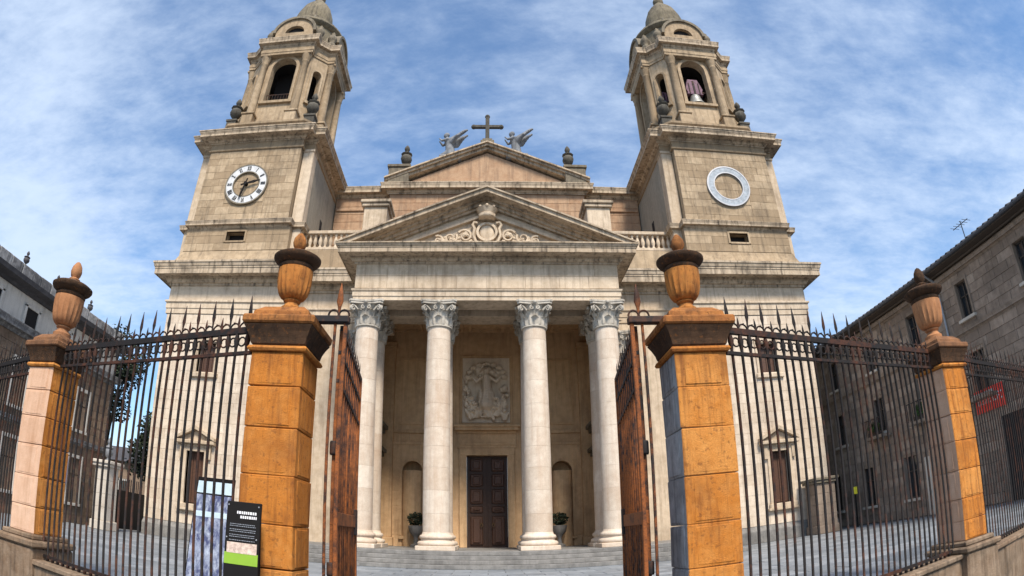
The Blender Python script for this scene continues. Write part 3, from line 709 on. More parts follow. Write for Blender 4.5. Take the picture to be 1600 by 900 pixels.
# --- winged statues
def angel(x, y, z, face, label):
    mb = MB()
    def cap(a, b, ra, rb, n=6):
        for i in range(n+1):
            t = i/n; mb.ball([a[k]+(b[k]-a[k])*t for k in range(3)], ra+(rb-ra)*t, 10, 6)
    f = face
    cap((0,0,.30),(f*.06,0,.95), .30, .26)                  # robe and kneeling thighs
    cap((f*.06,0,.5),(f*.42,0,.28), .25, .18); cap((-f*.05,0,.25),(-f*.55,.0,.14), .22, .12)
    cap((f*.05,0,.95),(f*.18,0,1.42), .25, .23)             # torso
    cap((f*.2,0,1.45),(f*.24,0,1.66), .1, .09)
    mb.ball((f*.29,0,1.82), .16, 12, 8, (1,.9,1.15)); mb.ball((f*.24,0,1.88), .165, 10, 6)
    cap((f*.2,-.22,1.42),(f*.5,-.2,1.28), .1, .08); cap((f*.5,-.2,1.28),(f*.66,-.08,1.55), .075, .055)
    cap((f*.2,.22,1.42),(f*.48,.2,1.22), .1, .08); cap((f*.48,.2,1.22),(f*.66,.06,1.45), .075, .055)
    for s2 in (-1, 1):                                      # wings
        for k in range(6):
            t = k/5; ln = 1.15-.12*k
            p0 = (-f*.05, s2*.16, 1.40-.05*k); a = radians(38+20*t)
            p1 = (-f*(.12+ln*cos(a)*.85), s2*(.26+.28*t), 1.42+.55*ln*sin(radians(95-95*t)))
            cap(p0, p1, .17, .085, 7)
    mb.bbox(-.62, .62, -.36, .36, -.25, .16, .03)
    me = remesh(mb, .045, 'winged_statue', M['statue'])
    o = put('winged_statue', me, None, (x, y, z))
    o.scale = (1.32, 1.32, 1.22)
    tag(o, label, 'statue', 'winged statues on the upper pediment')
angel(-2.72, 36.9, 27.55, -1, 'grey winged statue on the pediment slope left of the cross')
angel(2.2, 36.9, 27.7, -1, 'grey winged statue on the pediment slope right of the cross')

# --- bays between towers and portico
bays = []
for s2 in (-1, 1):
    x0, x1 = sorted((s2*6.0, s2*11.2))
    by = MB(); by.box(x0, x1, 31.0, 37, 0, 14.4); by.box(x0, x1, 31.25, 37.2, 14.4, 17.25)
    BY = obj('side_bay_wall', by, M['cream'], CA)
    en = MB(); en.mold([(x0, 31.0), (x1, 31.0)], [(0,12.65),(.06,12.65),(.06,12.95),(.1,12.97),(.1,13.28),(.18,13.34),(.18,13.44),(.02,13.5),(.02,14.35),(0,14.36)]); obj('bay_architrave', en, M['cream'], BY)
    co = MB(); co.mold([(x0, 31.0), (x1, 31.0)], CORN(14.36, .95, 1.25)); obj('bay_cornice', co, M['cornice'], BY)
    at2 = MB(); at2.bbox(x0, x1, 31.1, 31.5, 15.7, 17.2, .03); obj('bay_attic', at2, M['tower'], BY)
    pi_ = MB(); xa = s2*7.05
    pi_.bbox(xa-.5, xa+.5, 30.8, 31.05, .8, 10.75, .02); obj('bay_pilaster', pi_, M['column'], BY); bays.append((BY, xa))
    # balustrade
    ra = MB(); ra.bbox(x0, x1, 31.12, 31.52, 18.28, 18.5, .03); BA = obj('balustrade', ra, M['cream'], CA)
    rb2 = MB(); rb2.bbox(x0, x1, 31.1, 31.54, 17.2, 17.38, .02); obj('bottom_rail', rb2, M['cream'], BA)
    bm_ = MB(); bm_.lathe([(.12,0),(.12,.08),(.07,.14),(.07,.2),(.13,.38),(.12,.5),(.07,.7),(.06,.76),(.11,.82),(.11,.9)], 10); bme = bm_.mesh('baluster', [M['cream']], True)
    for i in range(15):
        put('baluster', bme, BA, (x0+.35+i*.32, 31.32, 17.38))
    ab = MB(); xx = s2*6.78
    ab.bbox(xx-.72, xx+.72, 31.7, 33.2, 16.5, 20.4, .03); AB = obj('attic_pier', ab, M['cream'], CA)
    ab = MB(); ab.bbox(xx-.85, xx+.85, 31.55, 33.35, 20.4, 20.62, .03); ab.bbox(xx-.95, xx+.95, 31.45, 33.45, 20.62, 20.85, .04); obj('pier_cap', ab, M['cornice'], AB)

# --- portico: columns
def spiral(cx, cz, r0, turns, n, y, flip=1, start=0.0):
    return [(cx+flip*r0*(1-.82*i/n)*cos(start+2*pi*turns*i/n), y, cz+r0*(1-.82*i/n)*sin(start+2*pi*turns*i/n)) for i in range(n+1)]
def capital_mesh():
    mb = MB(); mb.lathe([(.56,0),(.60,.03),(.60,.09),(.55,.12),(.54,.3),(.57,.7),(.66,1.0),(.72,1.08)], 32)
    def leaf(ang, r, z0, h, wd, curl):
        b = len(mb.v); nu, nv_ = 5, 8
        for j in range(nv_):
            t = j/(nv_-1)
            lob = wd*(.55+.45*sin(pi*min(1, t*1.05)))*(1+.14*(1 if j % 2 else -1))*(1 if t < .75 else 1-(t-.75)*1.9)
            rr = r+.05*t+curl*max(0, t-.55)**1.5*3.2; zz = z0+h*min(1, t*1.12)-(.16*h*max(0, t-.8)*5*.6)
            for i in range(nu):
                u = (i/(nu-1)-.5)*2; th = ang+u*lob/(2*r); dr = -.035*abs(u)+(.03 if i == 2 else 0)
                mb.v.append(((rr+dr)*cos(th), (rr+dr)*sin(th), zz-.05*abs(u)*h*t))
        for j in range(nv_-1):
            for i in range(nu-1): q = b+j*nu+i; mb.face(q, q+1, q+nu+1, q+nu)
    for k in range(8):
        leaf(k*pi/4, .58, .1, .42, .40, .16); leaf(k*pi/4+pi/8, .59, .12, .70, .40, .2)
    for k in range(4):
        a = pi/4+k*pi/2
        for fl in (-1, 1):
            P = []
            for i in range(20):
                t = i/19
                if t < .45: s_ = t/.45; r_ = .58+.30*s_; z_ = .52+.46*s_**.7
                else:
                    s_ = (t-.45)/.55; rr = .14*(1-.75*s_); ph = pi/2-s_*2*pi*1.3; r_ = .90+rr*cos(ph)*1.0; z_ = .86+rr*sin(ph)
                P.append((r_*cos(a+fl*(.30*(1-min(1, t/.5)))+fl*.045), r_*sin(a+fl*(.30*(1-min(1, t/.5)))+fl*.045), z_))
            mb.tube(P, .045, 5)
        c = k*pi/2
        for fl in (-1, 1):
            P = []
            for i in range(14):
                t = i/13; ph = pi/2-t*2*pi*1.1; rr = .1*(1-.7*t)
                P.append((.70*cos(c)-fl*(.13+rr*cos(ph))*sin(c), .70*sin(c)+fl*(.13+rr*cos(ph))*cos(c), .88+rr*sin(ph)))
            mb.tube(P, .035, 5)
        mb.ball((.80*cos(c), .80*sin(c), 1.12), .1, 8, 6)
    ab = []
    for k in range(4):
        a0, a1 = pi/4+k*pi/2-.07, pi/4+k*pi/2+.07
        ab += [(1.07*cos(a0), 1.07*sin(a0)), (1.07*cos(a1), 1.07*sin(a1))]
        for i in range(1, 6):
            t = i/6; p = (1.07*cos(a1), 1.07*sin(a1)); a2 = pi/4+(k+1)*pi/2-.07; q = (1.07*cos(a2), 1.07*sin(a2)); s_ = 1-.16*sin(pi*t)
            ab.append(((p[0]+(q[0]-p[0])*t)*s_, (p[1]+(q[1]-p[1])*t)*s_))
    mb.prism(ab, 1.06, 1.16, 'z'); mb.prism([(x*1.04, y*1.04) for x, y in ab], 1.16, 1.25, 'z')
    return mb.mesh('capital', [M['capital']], False)
CAPM = capital_mesh()
for p in CAPM.polygons: p.use_smooth = True
CAPM.set_sharp_from_angle(angle=radians(50))
for BY_, xa_ in bays: put('pilaster_capital', CAPM, BY_, (xa_, 31.05, 10.75))
bs = MB(); bs.bbox(-.84, .84, -.84, .84, 0, .2, .02); PLM = bs.mesh('column_plinth', [M['column']])
bs = MB(); bs.lathe([(.78,.2),(.82,.26),(.82,.34),(.76,.4),(.68,.42),(.67,.5),(.72,.52),(.74,.58),(.71,.66),(.64,.69),(.61,.76),(.6,.8)], 36); BSM = bs.mesh('column_base', [M['column']], True)
H0, H1 = 1.5, 10.75
def shaft_r(z):
    t = (z-H0)/(H1-H0); return .595-.065*max(0, t-.25)**1.3/.75**1.3
DRM = {}
hs_ = []
rng = random.Random(21); zz = H0
while zz < H1-.4:
    h = rng.uniform(.75, 1.15); h = min(h, H1-zz) if H1-zz-h > .45 else H1-zz
    hs_.append((zz, zz+h)); zz += h
for cyl_i, (x, y) in enumerate([(s2*xx, yy) for yy in (26.7, 28.75) for xx in (2.2, 5.6) for s2 in (-1, 1)]):
    cr_ = MB(); cr_.lathe([(.5, H0), (.46, H1)], 16, (0, 0, 0)); 
    C_ = put('column', cr_.mesh('column', [M['column']]), CA, (x, y, 0))
    put('column_plinth', PLM, C_, (x, y, .70)); put('column_base', BSM, C_, (x, y, .70)); put('capital', CAPM, C_, (x, y, H1))
    for i, (a, b) in enumerate(hs_):
        key = i
        if key not in DRM:
            d = MB(); d.lathe([(shaft_r(a)-.005, .002), (shaft_r(a), .007), (shaft_r((a+b)/2), (b-a)/2), (shaft_r(b), b-a-.007), (shaft_r(b)-.005, b-a-.002)], 40)
            me = d.mesh('drum', [M['column']]); me.polygons.foreach_set('use_smooth', [True]*len(me.polygons)); me.set_sharp_from_angle(angle=radians(20)); DRM[key] = me
        put('drum', DRM[key], C_, (x, y, a), rng.uniform(0, 6))

# --- portico: platform and steps
sp = MB(); sp.box(-9.4, 9.4, 25.75, 33.4, 0, .55); PF = obj('portico_platform', sp, M['step'], CA)
for i in range(4):
    s_ = MB(); q = i*.42
    s_.bbox(-9.4-q, 9.4+q, 25.35-q, 31-.001*i, .175*(3-i)+.004, .175*(4-i), .012); obj('step', s_, M['step'], PF)
rng = random.Random(4)
for i in range(9):
    for j in range(7):
        x0 = -9.0+i*2.0; y0 = 25.4+j*1.12
        put('floor_slab', block_mesh('floor_slab', 1.98, 1.1, .05, M['step'], .008), PF, (x0, y0, .655))

# --- portico: entablature and ceiling
XE, YE = 6.25, 26.1
ar = MB(); ar.box(-XE, XE, YE, YE+1.2, 12.0, 13.9); ar.box(-XE, XE, 28.15, 29.35, 12.0, 13.9)
for s2 in (-1, 1):
    for xx in (5.6,):
        a, b = sorted((s2*xx-.6, s2*xx+.6)); ar.box(a, b, YE+1.2, 31.2, 12.0, 13.9)
EN = obj('portico_entablature', ar, M['cream'], CA)
am = MB(); am.mold([(-XE, 31.2), (-XE, YE), (XE, YE), (XE, 31.2)], [(0,12.0),(.03,12.0),(.03,12.18),(.07,12.2),(.07,12.42),(.12,12.46),(.14,12.54),(.05,12.58),(0,12.6)]); obj('architrave_moulding', am, M['cream'], EN)
k = 0
for c_ in range(2):
    z0 = 12.6+c_*.63; cuts = [-XE]
    while cuts[-1] < XE-1.9: cuts.append(round(cuts[-1]+random.uniform(1.3, 2.2), 1))
    cuts.append(XE)
    for a, b in zip(cuts[:-1], cuts[1:]): put('frieze_block', block_mesh('frieze_block', b-a-.012, .12, .618, M['cream'], .008), EN, (a+.006, YE-.03+random.uniform(-.004,.004), z0+.006))
PCOR = [(0,13.84),(.1,13.84),(.1,13.92),(.2,13.94),(.27,14.03),(.27,14.07),(.32,14.07),(.32,14.13),(.78,14.17),(.78,14.13),(.81,14.13),(.81,14.36),(.84,14.36),(.84,14.41),(.88,14.44),(.93,14.53),(.96,14.54),(.96,14.60),(.1,14.62),(-.4,14.63)]
pc = MB(); pc.mold([(-XE, 31.2), (-XE, YE), (XE, YE), (XE, 31.2)], PCOR); obj('portico_cornice', pc, M['cornice'], EN)
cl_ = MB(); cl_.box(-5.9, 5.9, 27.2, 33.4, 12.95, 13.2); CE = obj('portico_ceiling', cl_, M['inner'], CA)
for i in range(5):
    xx = -4.6+i*2.3
    for (ya, yb2) in ((29.6, 31.2), (31.4, 32.9)):
        cf = MB()
        for a, b, c, d in ((xx-1.0, xx+1.0, ya, ya+.16), (xx-1.0, xx+1.0, yb2-.16, yb2), (xx-1.0, xx-.84, ya+.16, yb2-.16), (xx+.84, xx+1.0, ya+.16, yb2-.16)): cf.box(a, b, c, d, 12.80, 12.95)
        cf.box(xx-.5, xx+.5, ya+.45, yb2-.45, 12.88, 12.95); obj('coffer', cf, M['inner'], CE)

# --- portico: pediment
ZP, AP = 14.6, 17.62
tm = MB(); tm.prism([(-6.6, ZP), (6.6, ZP), (0, AP-.25)], 26.25, 37.0); PD = obj('pediment', tm, M['cream'], CA)
rf_ = MB()
for s2 in (-1, 1): rf_.prism([(s2*7.2, ZP+.05), (s2*7.2, ZP+.13), (0, AP+.13), (0, AP+.05)], 25.3, 37.0)
obj('pediment_roof', rf_, M['slate'], PD)
sl_p = (AP-ZP)/7.15
for s2 in (-1, 1):
    rk = MB()
    for (o0, o1, ya) in ((-.62, -.50, 26.05), (-.50, -.34, 25.92), (-.34, -.24, 25.75), (-.24, -.02, 25.22), (-.02, .06, 25.12)):
        za, zb = ZP+o0, ZP+o1
        xs0 = 7.15 if o0 >= -.25 else 7.15-(-o0)/sl_p*.0-.0
        # clip the lower mouldings where they meet the horizontal cornice
        xa = min(7.2, (AP+o0-ZP)/sl_p); xb = min(7.2, (AP+o1-ZP)/sl_p)
        rk.prism([(s2*xa, max(ZP, AP+o0-sl_p*xa)), (s2*xb, max(ZP, AP+o1-sl_p*xb)), (0, AP+o1), (0, AP+o0)], ya, 26.3)
    obj('raking_cornice', rk, M['cornice'], PD)
    rk = MB(); rk.prism([(s2*4.9, ZP+.05), (s2*4.55, ZP+.05), (0, AP-1.12), (0, AP-.97)], 26.02, 26.3); obj('tympanum_moulding', rk, M['cream'], PD)
# carved arms and scrolls
rl = MB(); yR = 26.16
rl.ball((0, yR, 15.55), .40, 16, 10, (1, .45, 1.3)); ring_prism(rl, 0, 15.55, .40, .52, yR-.2, yR+.1, n=20)
for s2 in (-1, 1):
    rl.tube([(s2*x, yR-.1, z) for x, z in ((.45,16.05),(.62,16.1),(.7,15.95),(.6,15.75),(.66,15.4),(.55,15.05),(.3,14.95))], .09, 6)
    for (cx_, cz_, r0, st_) in ((1.05,15.35,.36,0.5), (1.75,15.25,.33,2.6), (2.35,15.12,.25,1.0), (1.35,14.95,.2,3.5), (2.0,14.95,.17,.3)):
        rl.tube(spiral(s2*cx_, cz_, r0, 1.4, 22, yR-.08, s2, st_), [.085-.002*i for i in range(23)], 6)
    rng = random.Random(5)
    for k in range(75):
        x = rng.uniform(.6, 3.0); z = 14.8+rng.random()*max(.1, (3.2-x)*.40)
        rl.ball((s2*x, yR-.03, z), rng.uniform(.07, .14), 7, 5, (1, .8, rng.uniform(.5, 1.4)), Matrix.Rotation(rng.uniform(0, 3), 3, 'Y'))
obj('carved_arms', rl, M['cream'], PD, auto=60)
cw = MB(); cw.lathe([(.34,0),(.40,.05),(.40,.2),(.36,.22),(.42,.34),(.5,.5),(.42,.56),(.2,.6),(0,.62)], 20, (0, 25.95, 16.22), gad(8, .12)); cw.ball((0, 25.95, 16.9), .1, 8, 6)
for k in range(8): a = k*pi/4; cw.ball((.47*cos(a), 25.95+.47*sin(a), 16.75), .09, 8, 5)
obj('carved_crown', cw, M['cream'], PD, auto=50)

# --- portico: inner walls
YB = 33.2
iw = MB()
iw.box(-6.5, -4.6, YB, YB+.8, .6, 13); iw.box(4.6, 6.5, YB, YB+.8, .6, 13); iw.box(-3.5, -1.12, YB, YB+.8, .6, 13); iw.box(1.12, 3.5, YB, YB+.8, .6, 13)
for s2 in (-1, 1):
    wall_with_arch(iw, s2*4.05-.55, s2*4.05+.55, .6, 13, s2*4.05, 1.1-.001, .7, 4.9, YB, YB+.8)
iw.box(-1.12, 1.12, YB, YB+.8, 5.8, 13)
for s2 in (-1, 1):
    a, b = sorted((s2*6.05, s2*6.45)); iw.box(a, b, 29.4, YB, .6, 13)
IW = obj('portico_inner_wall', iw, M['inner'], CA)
def inner_blocks():
    n = 0
    for (a, b) in ((-5.2, -4.65), (-3.45, -2.75), (2.75, 3.45), (4.65, 5.2)):
        n += ashlar(IW, 'inner_stone', a, YB, 0, b-a, 1.3, 6.2, .8, .7, M['inner'], seed=int(a*10)+80, proud=.015, depth=.05)
inner_blocks()
for s2 in (-1, 1):
    nb = MB(); nb.lathe([(.56, .7), (.56, 4.9)], 24, (s2*4.05, YB+.2, 0), caps=False); nb.box(s2*4.05-.6, s2*4.05+.6, YB+.72, YB+.8, .7, 5.6); obj('niche_back', nb, M['inner'], IW)
    sr = MB(); ring_prism(sr, s2*4.05, 4.9, .56, .7, YB-.06, YB+.02, 0, pi, 16)
    for q in (-1, 1): a, b = sorted((s2*4.05+q*.56, s2*4.05+q*.7)); sr.box(a, b, YB-.06, YB+.02, 1.3, 4.9)
    obj('niche_surround', sr, M['inner'], IW)
    sb = MB(); sb.bbox(s2*4.05-.72, s2*4.05+.72, YB-.16, YB+.6, 1.1, 1.28, .02); obj('niche_sill', sb, M['inner'], IW)
    for xx in (2.35, 5.55):
        pi2 = MB(); pi2.bbox(s2*xx-.42, s2*xx+.42, YB-.3, YB, 1.2, 12.2, .02); pi2.bbox(s2*xx-.5, s2*xx+.5, YB-.38, YB, .7, 1.2, .03); pi2.bbox(s2*xx-.48, s2*xx+.48, YB-.36, YB, 11.9, 12.2, .02); obj('inner_pilaster', pi2, M['inner'], IW)
    for (z0, z1, pr) in ((6.35, 6.5, .06), (6.5, 7.0, .03), (7.0, 7.2, .14)):
        a, b = sorted((s2*2.77, s2*5.13)); st = MB(); st.bbox(a, b, YB-pr, YB, z0, z1-.004, .01); obj('inner_band', st, M['inner'], IW)
    pf = MB()
    for a, b, c, d in ((3.05, 4.85, 7.5, 7.62), (3.05, 4.85, 11.2, 11.32), (3.05, 3.17, 7.62, 11.2), (4.73, 4.85, 7.62, 11.2)):
        xa, xb = sorted((s2*a, s2*b)); pf.box(xa, xb, YB-.07, YB, c, d)
    obj('wall_panel_frame', pf, M['inner'], IW)
    sd_ = MB(); xw0, xw1 = sorted((s2*6.045, s2*5.99)); sd_.box(xw0, xw1, 30.6, 32.0, .7, 4.4); obj('side_doorway', sd_, M['void'], IW)
    sc_ = MB()
    for (z0, z1, pr) in ((4.4, 4.7, .15), (5.6, 5.8, .45), (5.8, 6.0, .6), (6.9, 7.1, .5), (7.1, 7.3, .65)):
        a, b = sorted((s2*6.05, s2*(6.05-pr))); sc_.box(a, b, 29.5, 33.1, z0, z1-.003)
    obj('side_cornice', sc_, M['dark'], IW)
# door surround, relief
df = MB()
for a, b, c, d, y in ((-1.5, -1.1, .7, 5.8, .14), (1.1, 1.5, .7, 5.8, .14), (-1.5, 1.5, 5.8, 6.2, .14)): df.bbox(a, b, YB-y, YB+.1, c, d, .02)
df.bbox(-1.62, 1.62, YB-.1, YB+.05, 6.205, 7.0, .02); df.bbox(-1.5, 1.5, YB-.14, YB, 6.35, 6.5, .02)
for (z0, z1, pr) in ((7.0, 7.15, .18), (7.15, 7.32, .45), (7.32, 7.45, .55)): df.bbox(-1.5-pr*.5, 1.5+pr*.5, YB-pr, YB, z0, z1-.003, .015)
obj('door_surround', df, M['inner'], IW)
DR = MB(); DR.box(-1.1, 1.1, YB+.30, YB+.4, .7, 5.8); DR.box(-.02, .02, YB+.24, YB+.3, .7, 5.8); DOOR = obj('main_door', DR, M['door'], CA)
for s2 in (-1, 1):
    dl = MB()
    for xx in (.06, .98): dl.box(min(s2*xx, s2*(xx+.1)), max(s2*xx, s2*(xx+.1)), YB+.245, YB+.3, .7, 5.8)
    obj('door_stile', dl, M['door'], DOOR)
    for (z0, z1) in ((.85, 2.45), (2.65, 3.0), (3.15, 3.95), (4.1, 4.8), (4.95, 5.65)):
        a, b = sorted((s2*.24, s2*.92))
        pn = MB(); pn.bbox(a, b, YB+.22, YB+.3, z0, z1, .06); pn.bbox(a+.14, b-.14, YB+.16, YB+.22, z0+.12, z1-.12, .04); obj('door_panel', pn, M['doorpanel'], DOOR)
    kn = MB(); ring_prism(kn, s2*.32, 1.95, .06, .09, YB+.10, YB+.14, n=14); kn.ball((s2*.32, YB+.14, 2.06), .045, 8, 6); obj('door_knocker', kn, M['brass'], DOOR)
# relief of figures over the door
rf = MB(); rng = random.Random(17); xr, zr0, zr1 = -.03, 7.62, 11.35
rf.box(xr-1.33, xr+1.33, YB-.04, YB+.06, zr0, zr1)
def cap3(mb, a, b, ra, rb, n=6, sy=.7):
    for i in range(n+1):
        t = i/n; mb.ball([a[k]+(b[k]-a[k])*t for k in range(3)], ra+(rb-ra)*t, 9, 6, (1, sy, 1))
y0 = YB-.16
cap3(rf, (xr, y0, 8.6), (xr+.05, y0-.05, 9.5), .42, .27); cap3(rf, (xr+.05, y0-.05, 9.5), (xr, y0-.08, 10.1), .27, .22); rf.ball((xr+.02, y0-.1, 10.45), .17, 12, 8)
for s2 in (-1, 1):
    cap3(rf, (xr+s2*.2, y0-.08, 10.1), (xr+s2*.55, y0-.1, 9.85), .1, .08, 5); cap3(rf, (xr+s2*.55, y0-.1, 9.85), (xr+s2*.8, y0-.1, 10.15), .08, .06, 5)
    rf.ball((xr+s2*.3, y0, 9.0), .3, 9, 6, (.6, .6, 1.6))
for k in range(60):                                  # garland of small heads, limbs and cloud round the figure
    a = rng.uniform(0, 2*pi); r = rng.uniform(.75, 1.2)
    x = xr+max(-1.18, min(1.18, r*1.05*cos(a))); z = 9.25+r*1.35*sin(a)
    if z > 11.1 or z < 7.8: continue
    rf.ball((x, y0+rng.uniform(-.02, .1), z), rng.uniform(.09, .2), 8, 6, (1, .8, rng.uniform(.7, 1.5)))
    if rng.random() < .5:
        q = rng.uniform(0, 2*pi); cap3(rf, (x, y0, z), (x+.28*cos(q), y0+.02, z+.28*sin(q)), .08, .05, 4)
for k in range(46):                                  # crowded lower figures
    x = xr+rng.uniform(-1.15, 1.15); z = rng.uniform(7.78, 8.7); h = rng.uniform(.2, .45)
    cap3(rf, (x, y0+.02, z), (x+rng.uniform(-.2, .2), y0-.03, z+h), rng.uniform(.1, .16), .07, 4); rf.ball((x, y0-.06, z+h+.08), .09, 8, 6)
for k in range(9):
    a = pi*k/8; rf.ball((xr+1.0*cos(a), YB-.1, 10.2+.75*sin(a)), .17, 8, 6, (1.2, .6, .8))
for i_, v_ in enumerate(rf.v): rf.v[i_] = (v_[0], YB+(v_[1]-YB)*2.2, v_[2])
me = remesh(rf, .028, 'relief_panel', M['relief']); RP = put('relief_panel', me, CA)
rfm = MB()
for a, b, c, d in ((-1.5, -1.34, 7.5, 11.5), (1.28, 1.44, 7.5, 11.5), (-1.34, 1.28, 11.36, 11.5), (-1.34, 1.28, 7.46, 7.6)): rfm.bbox(a, b, YB-.12, YB+.02, c, d, .02)
obj('relief_frame', rfm, M['inner'], RP)

# ================================================================== gate pillars
def pillar(x, y, rz, mats, label, us, wide_base, urn_mats, joints, group, bt=.62):
    """mats: materials for faces (-x, +x, -y, +y) of the blocks"""
    P = empty('gate_pillar', (x, y, 0), rz, local=True)
    ml = []
    for m_ in mats:
        if m_ not in ml: ml.append(m_)
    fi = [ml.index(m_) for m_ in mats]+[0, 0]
    w2 = .31
    if wide_base:
        pb = MB(); pb.bbox(-.45, .45, -.45, .45, -.76, bt-.1, .03, .012); pb.bbox(-.49, .49, -.49, .49, bt-.1, bt, .025, .006); pb.bbox(-.40, .40, -.40, .40, bt, bt+.08, .02); obj('pillar_base', pb, M['plinth'], P)
    for i, (za, zb) in enumerate(zip(joints[:-1], joints[1:])):
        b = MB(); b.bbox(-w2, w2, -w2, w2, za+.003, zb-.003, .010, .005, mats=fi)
        # shallow raised field on the front face of each block
        b.cm = fi[2]; b.bbox(-w2+.10, w2-.10, -w2-.005, -w2+.02, za+.03, zb-.03, .005, .003, mats=[fi[2]]*6)
        b.bbox(w2-.02, w2+.005, -w2+.10, w2-.10, za+.03, zb-.03, .005, .003, mats=[fi[1]]*6)
        b.bbox(-w2-.005, -w2+.02, -w2+.10, w2-.10, za+.03, zb-.03, .005, .003, mats=[fi[0]]*6)
        obj('stone_block', b, ml, P)
    sq = [(-w2, -w2), (w2, -w2), (w2, w2), (-w2, w2)]
    zt = joints[-1]
    nk = MB(); nk.mold(sq, [(-.02, zt), (.03, zt+.005), (.045, zt+.03), (.03, zt+.06), (-.02, zt+.065)], True); obj('neck_moulding', nk, M['orange'], P)
    cv = MB(); cv.mold(sq, [(-.01, zt+.065), (.015, zt+.09), (.03, zt+.15), (.06, zt+.22), (.10, zt+.29), (.0, zt+.30), (-w2, zt+.30)], True); obj('cap_cavetto', cv, M['black'], P)  # shadow of the hollow put into the black colour
    sb = MB(); sb.bbox(-w2-.12, w2+.12, -w2-.12, w2+.12, zt+.30, zt+.40, .02, .006); obj('cap_slab', sb, urn_mats[2], P)
    tb = MB(); tb.mold([(-.30,-.30),(.30,-.30),(.30,.30),(-.30,.30)], [(.04, zt+.40), (.03, zt+.47), (-.06, zt+.55), (-.16, zt+.58), (-.3, zt+.585)], True); obj('cap_top', tb, urn_mats[2], P)
    z0 = zt+.57; q = lambda L_: [(r*.86*us, z*.82*us) for r, z in L_]
    ft = MB(); ft.lathe(q([(.16,0),(.165,.06),(.12,.10),(.10,.14),(.13,.17),(.13,.19),(.10,.2)]), 24, (0, 0, z0)); U_ = obj('urn', ft, urn_mats[3], P, auto=40)
    bw = MB(); bw.lathe(q([(.11,.19),(.18,.225),(.225,.29),(.25,.38),(.264,.50),(.272,.62),(.27,.70)]), 72, (0, 0, z0), lambda a, z: 1-.075*abs(sin(a*9))*(1 if z < .5*us else .25)); obj('urn_bowl', bw, urn_mats[0], U_, auto=40)
    ri = MB(); ri.lathe(q([(.24,.69),(.27,.72),(.275,.75),(.25,.78),(.28,.79),(.345,.84),(.372,.88),(.372,.91),(.31,.95),(.17,.99),(.09,1.02)]), 40, (0, 0, z0)); obj('urn_rim', ri, M['black'], U_, auto=40)
    fn = MB(); fn.lathe(q([(.09,1.01),(.10,1.05),(.06,1.08),(.085,1.12),(.10,1.19),(.085,1.28),(.04,1.36),(.0,1.39)]), 14, (0, 0, z0), gad(6, .12)); obj('urn_finial', fn, urn_mats[1], U_, auto=50)
    tag(P, label, 'pillar', group)
    return P
JN = [.0, .44, .93, 1.40, 1.92, 2.43, 2.88, 3.27]
pillar(-2.31, 6.41, 0, [M['orange']]*4, 'orange stone gate pillar left of the open gates, black sign at its foot', .92, False, (M['urnorange'], M['capslab'], M['capslab'], M['urnorange']), JN, 'stone gate pillars with urns')
pillar(2.31, 6.41, 0, [M['grey'], M['orange'], M['orange'], M['grey']], 'orange stone gate pillar right of the open gates, one side grey with dirt and painted shade', .92, False, (M['urnorange'], M['capslab'], M['capslab'], M['urnorange']), JN, 'stone gate pillars with urns')
JF = [.70, 1.10, 1.55, 2.02, 2.45, 2.86, 3.22]
pillar(-6.80, 7.58, radians(-8), [M['pale'], M['orange'], M['pale'], M['pale']], 'pale pink stone pillar with brown urn near the left edge, beside the grey building', 1.16, True, (M['urnbrown'], M['urnbrown'], M['rustslab'], M['urnbrown']), JF, 'stone gate pillars with urns')
pillar(7.36, 7.70, radians(8), [M['pale'], M['orange'], M['orange'], M['pale']], 'pink and orange stone pillar with brown urn near the right edge, beside the red banner', 1.16, True, (M['urnbrown'], M['black'], M['rustslab'], M['urnbrown']), [.43, .75]+JF[1:], 'stone gate pillars with urns', .35)

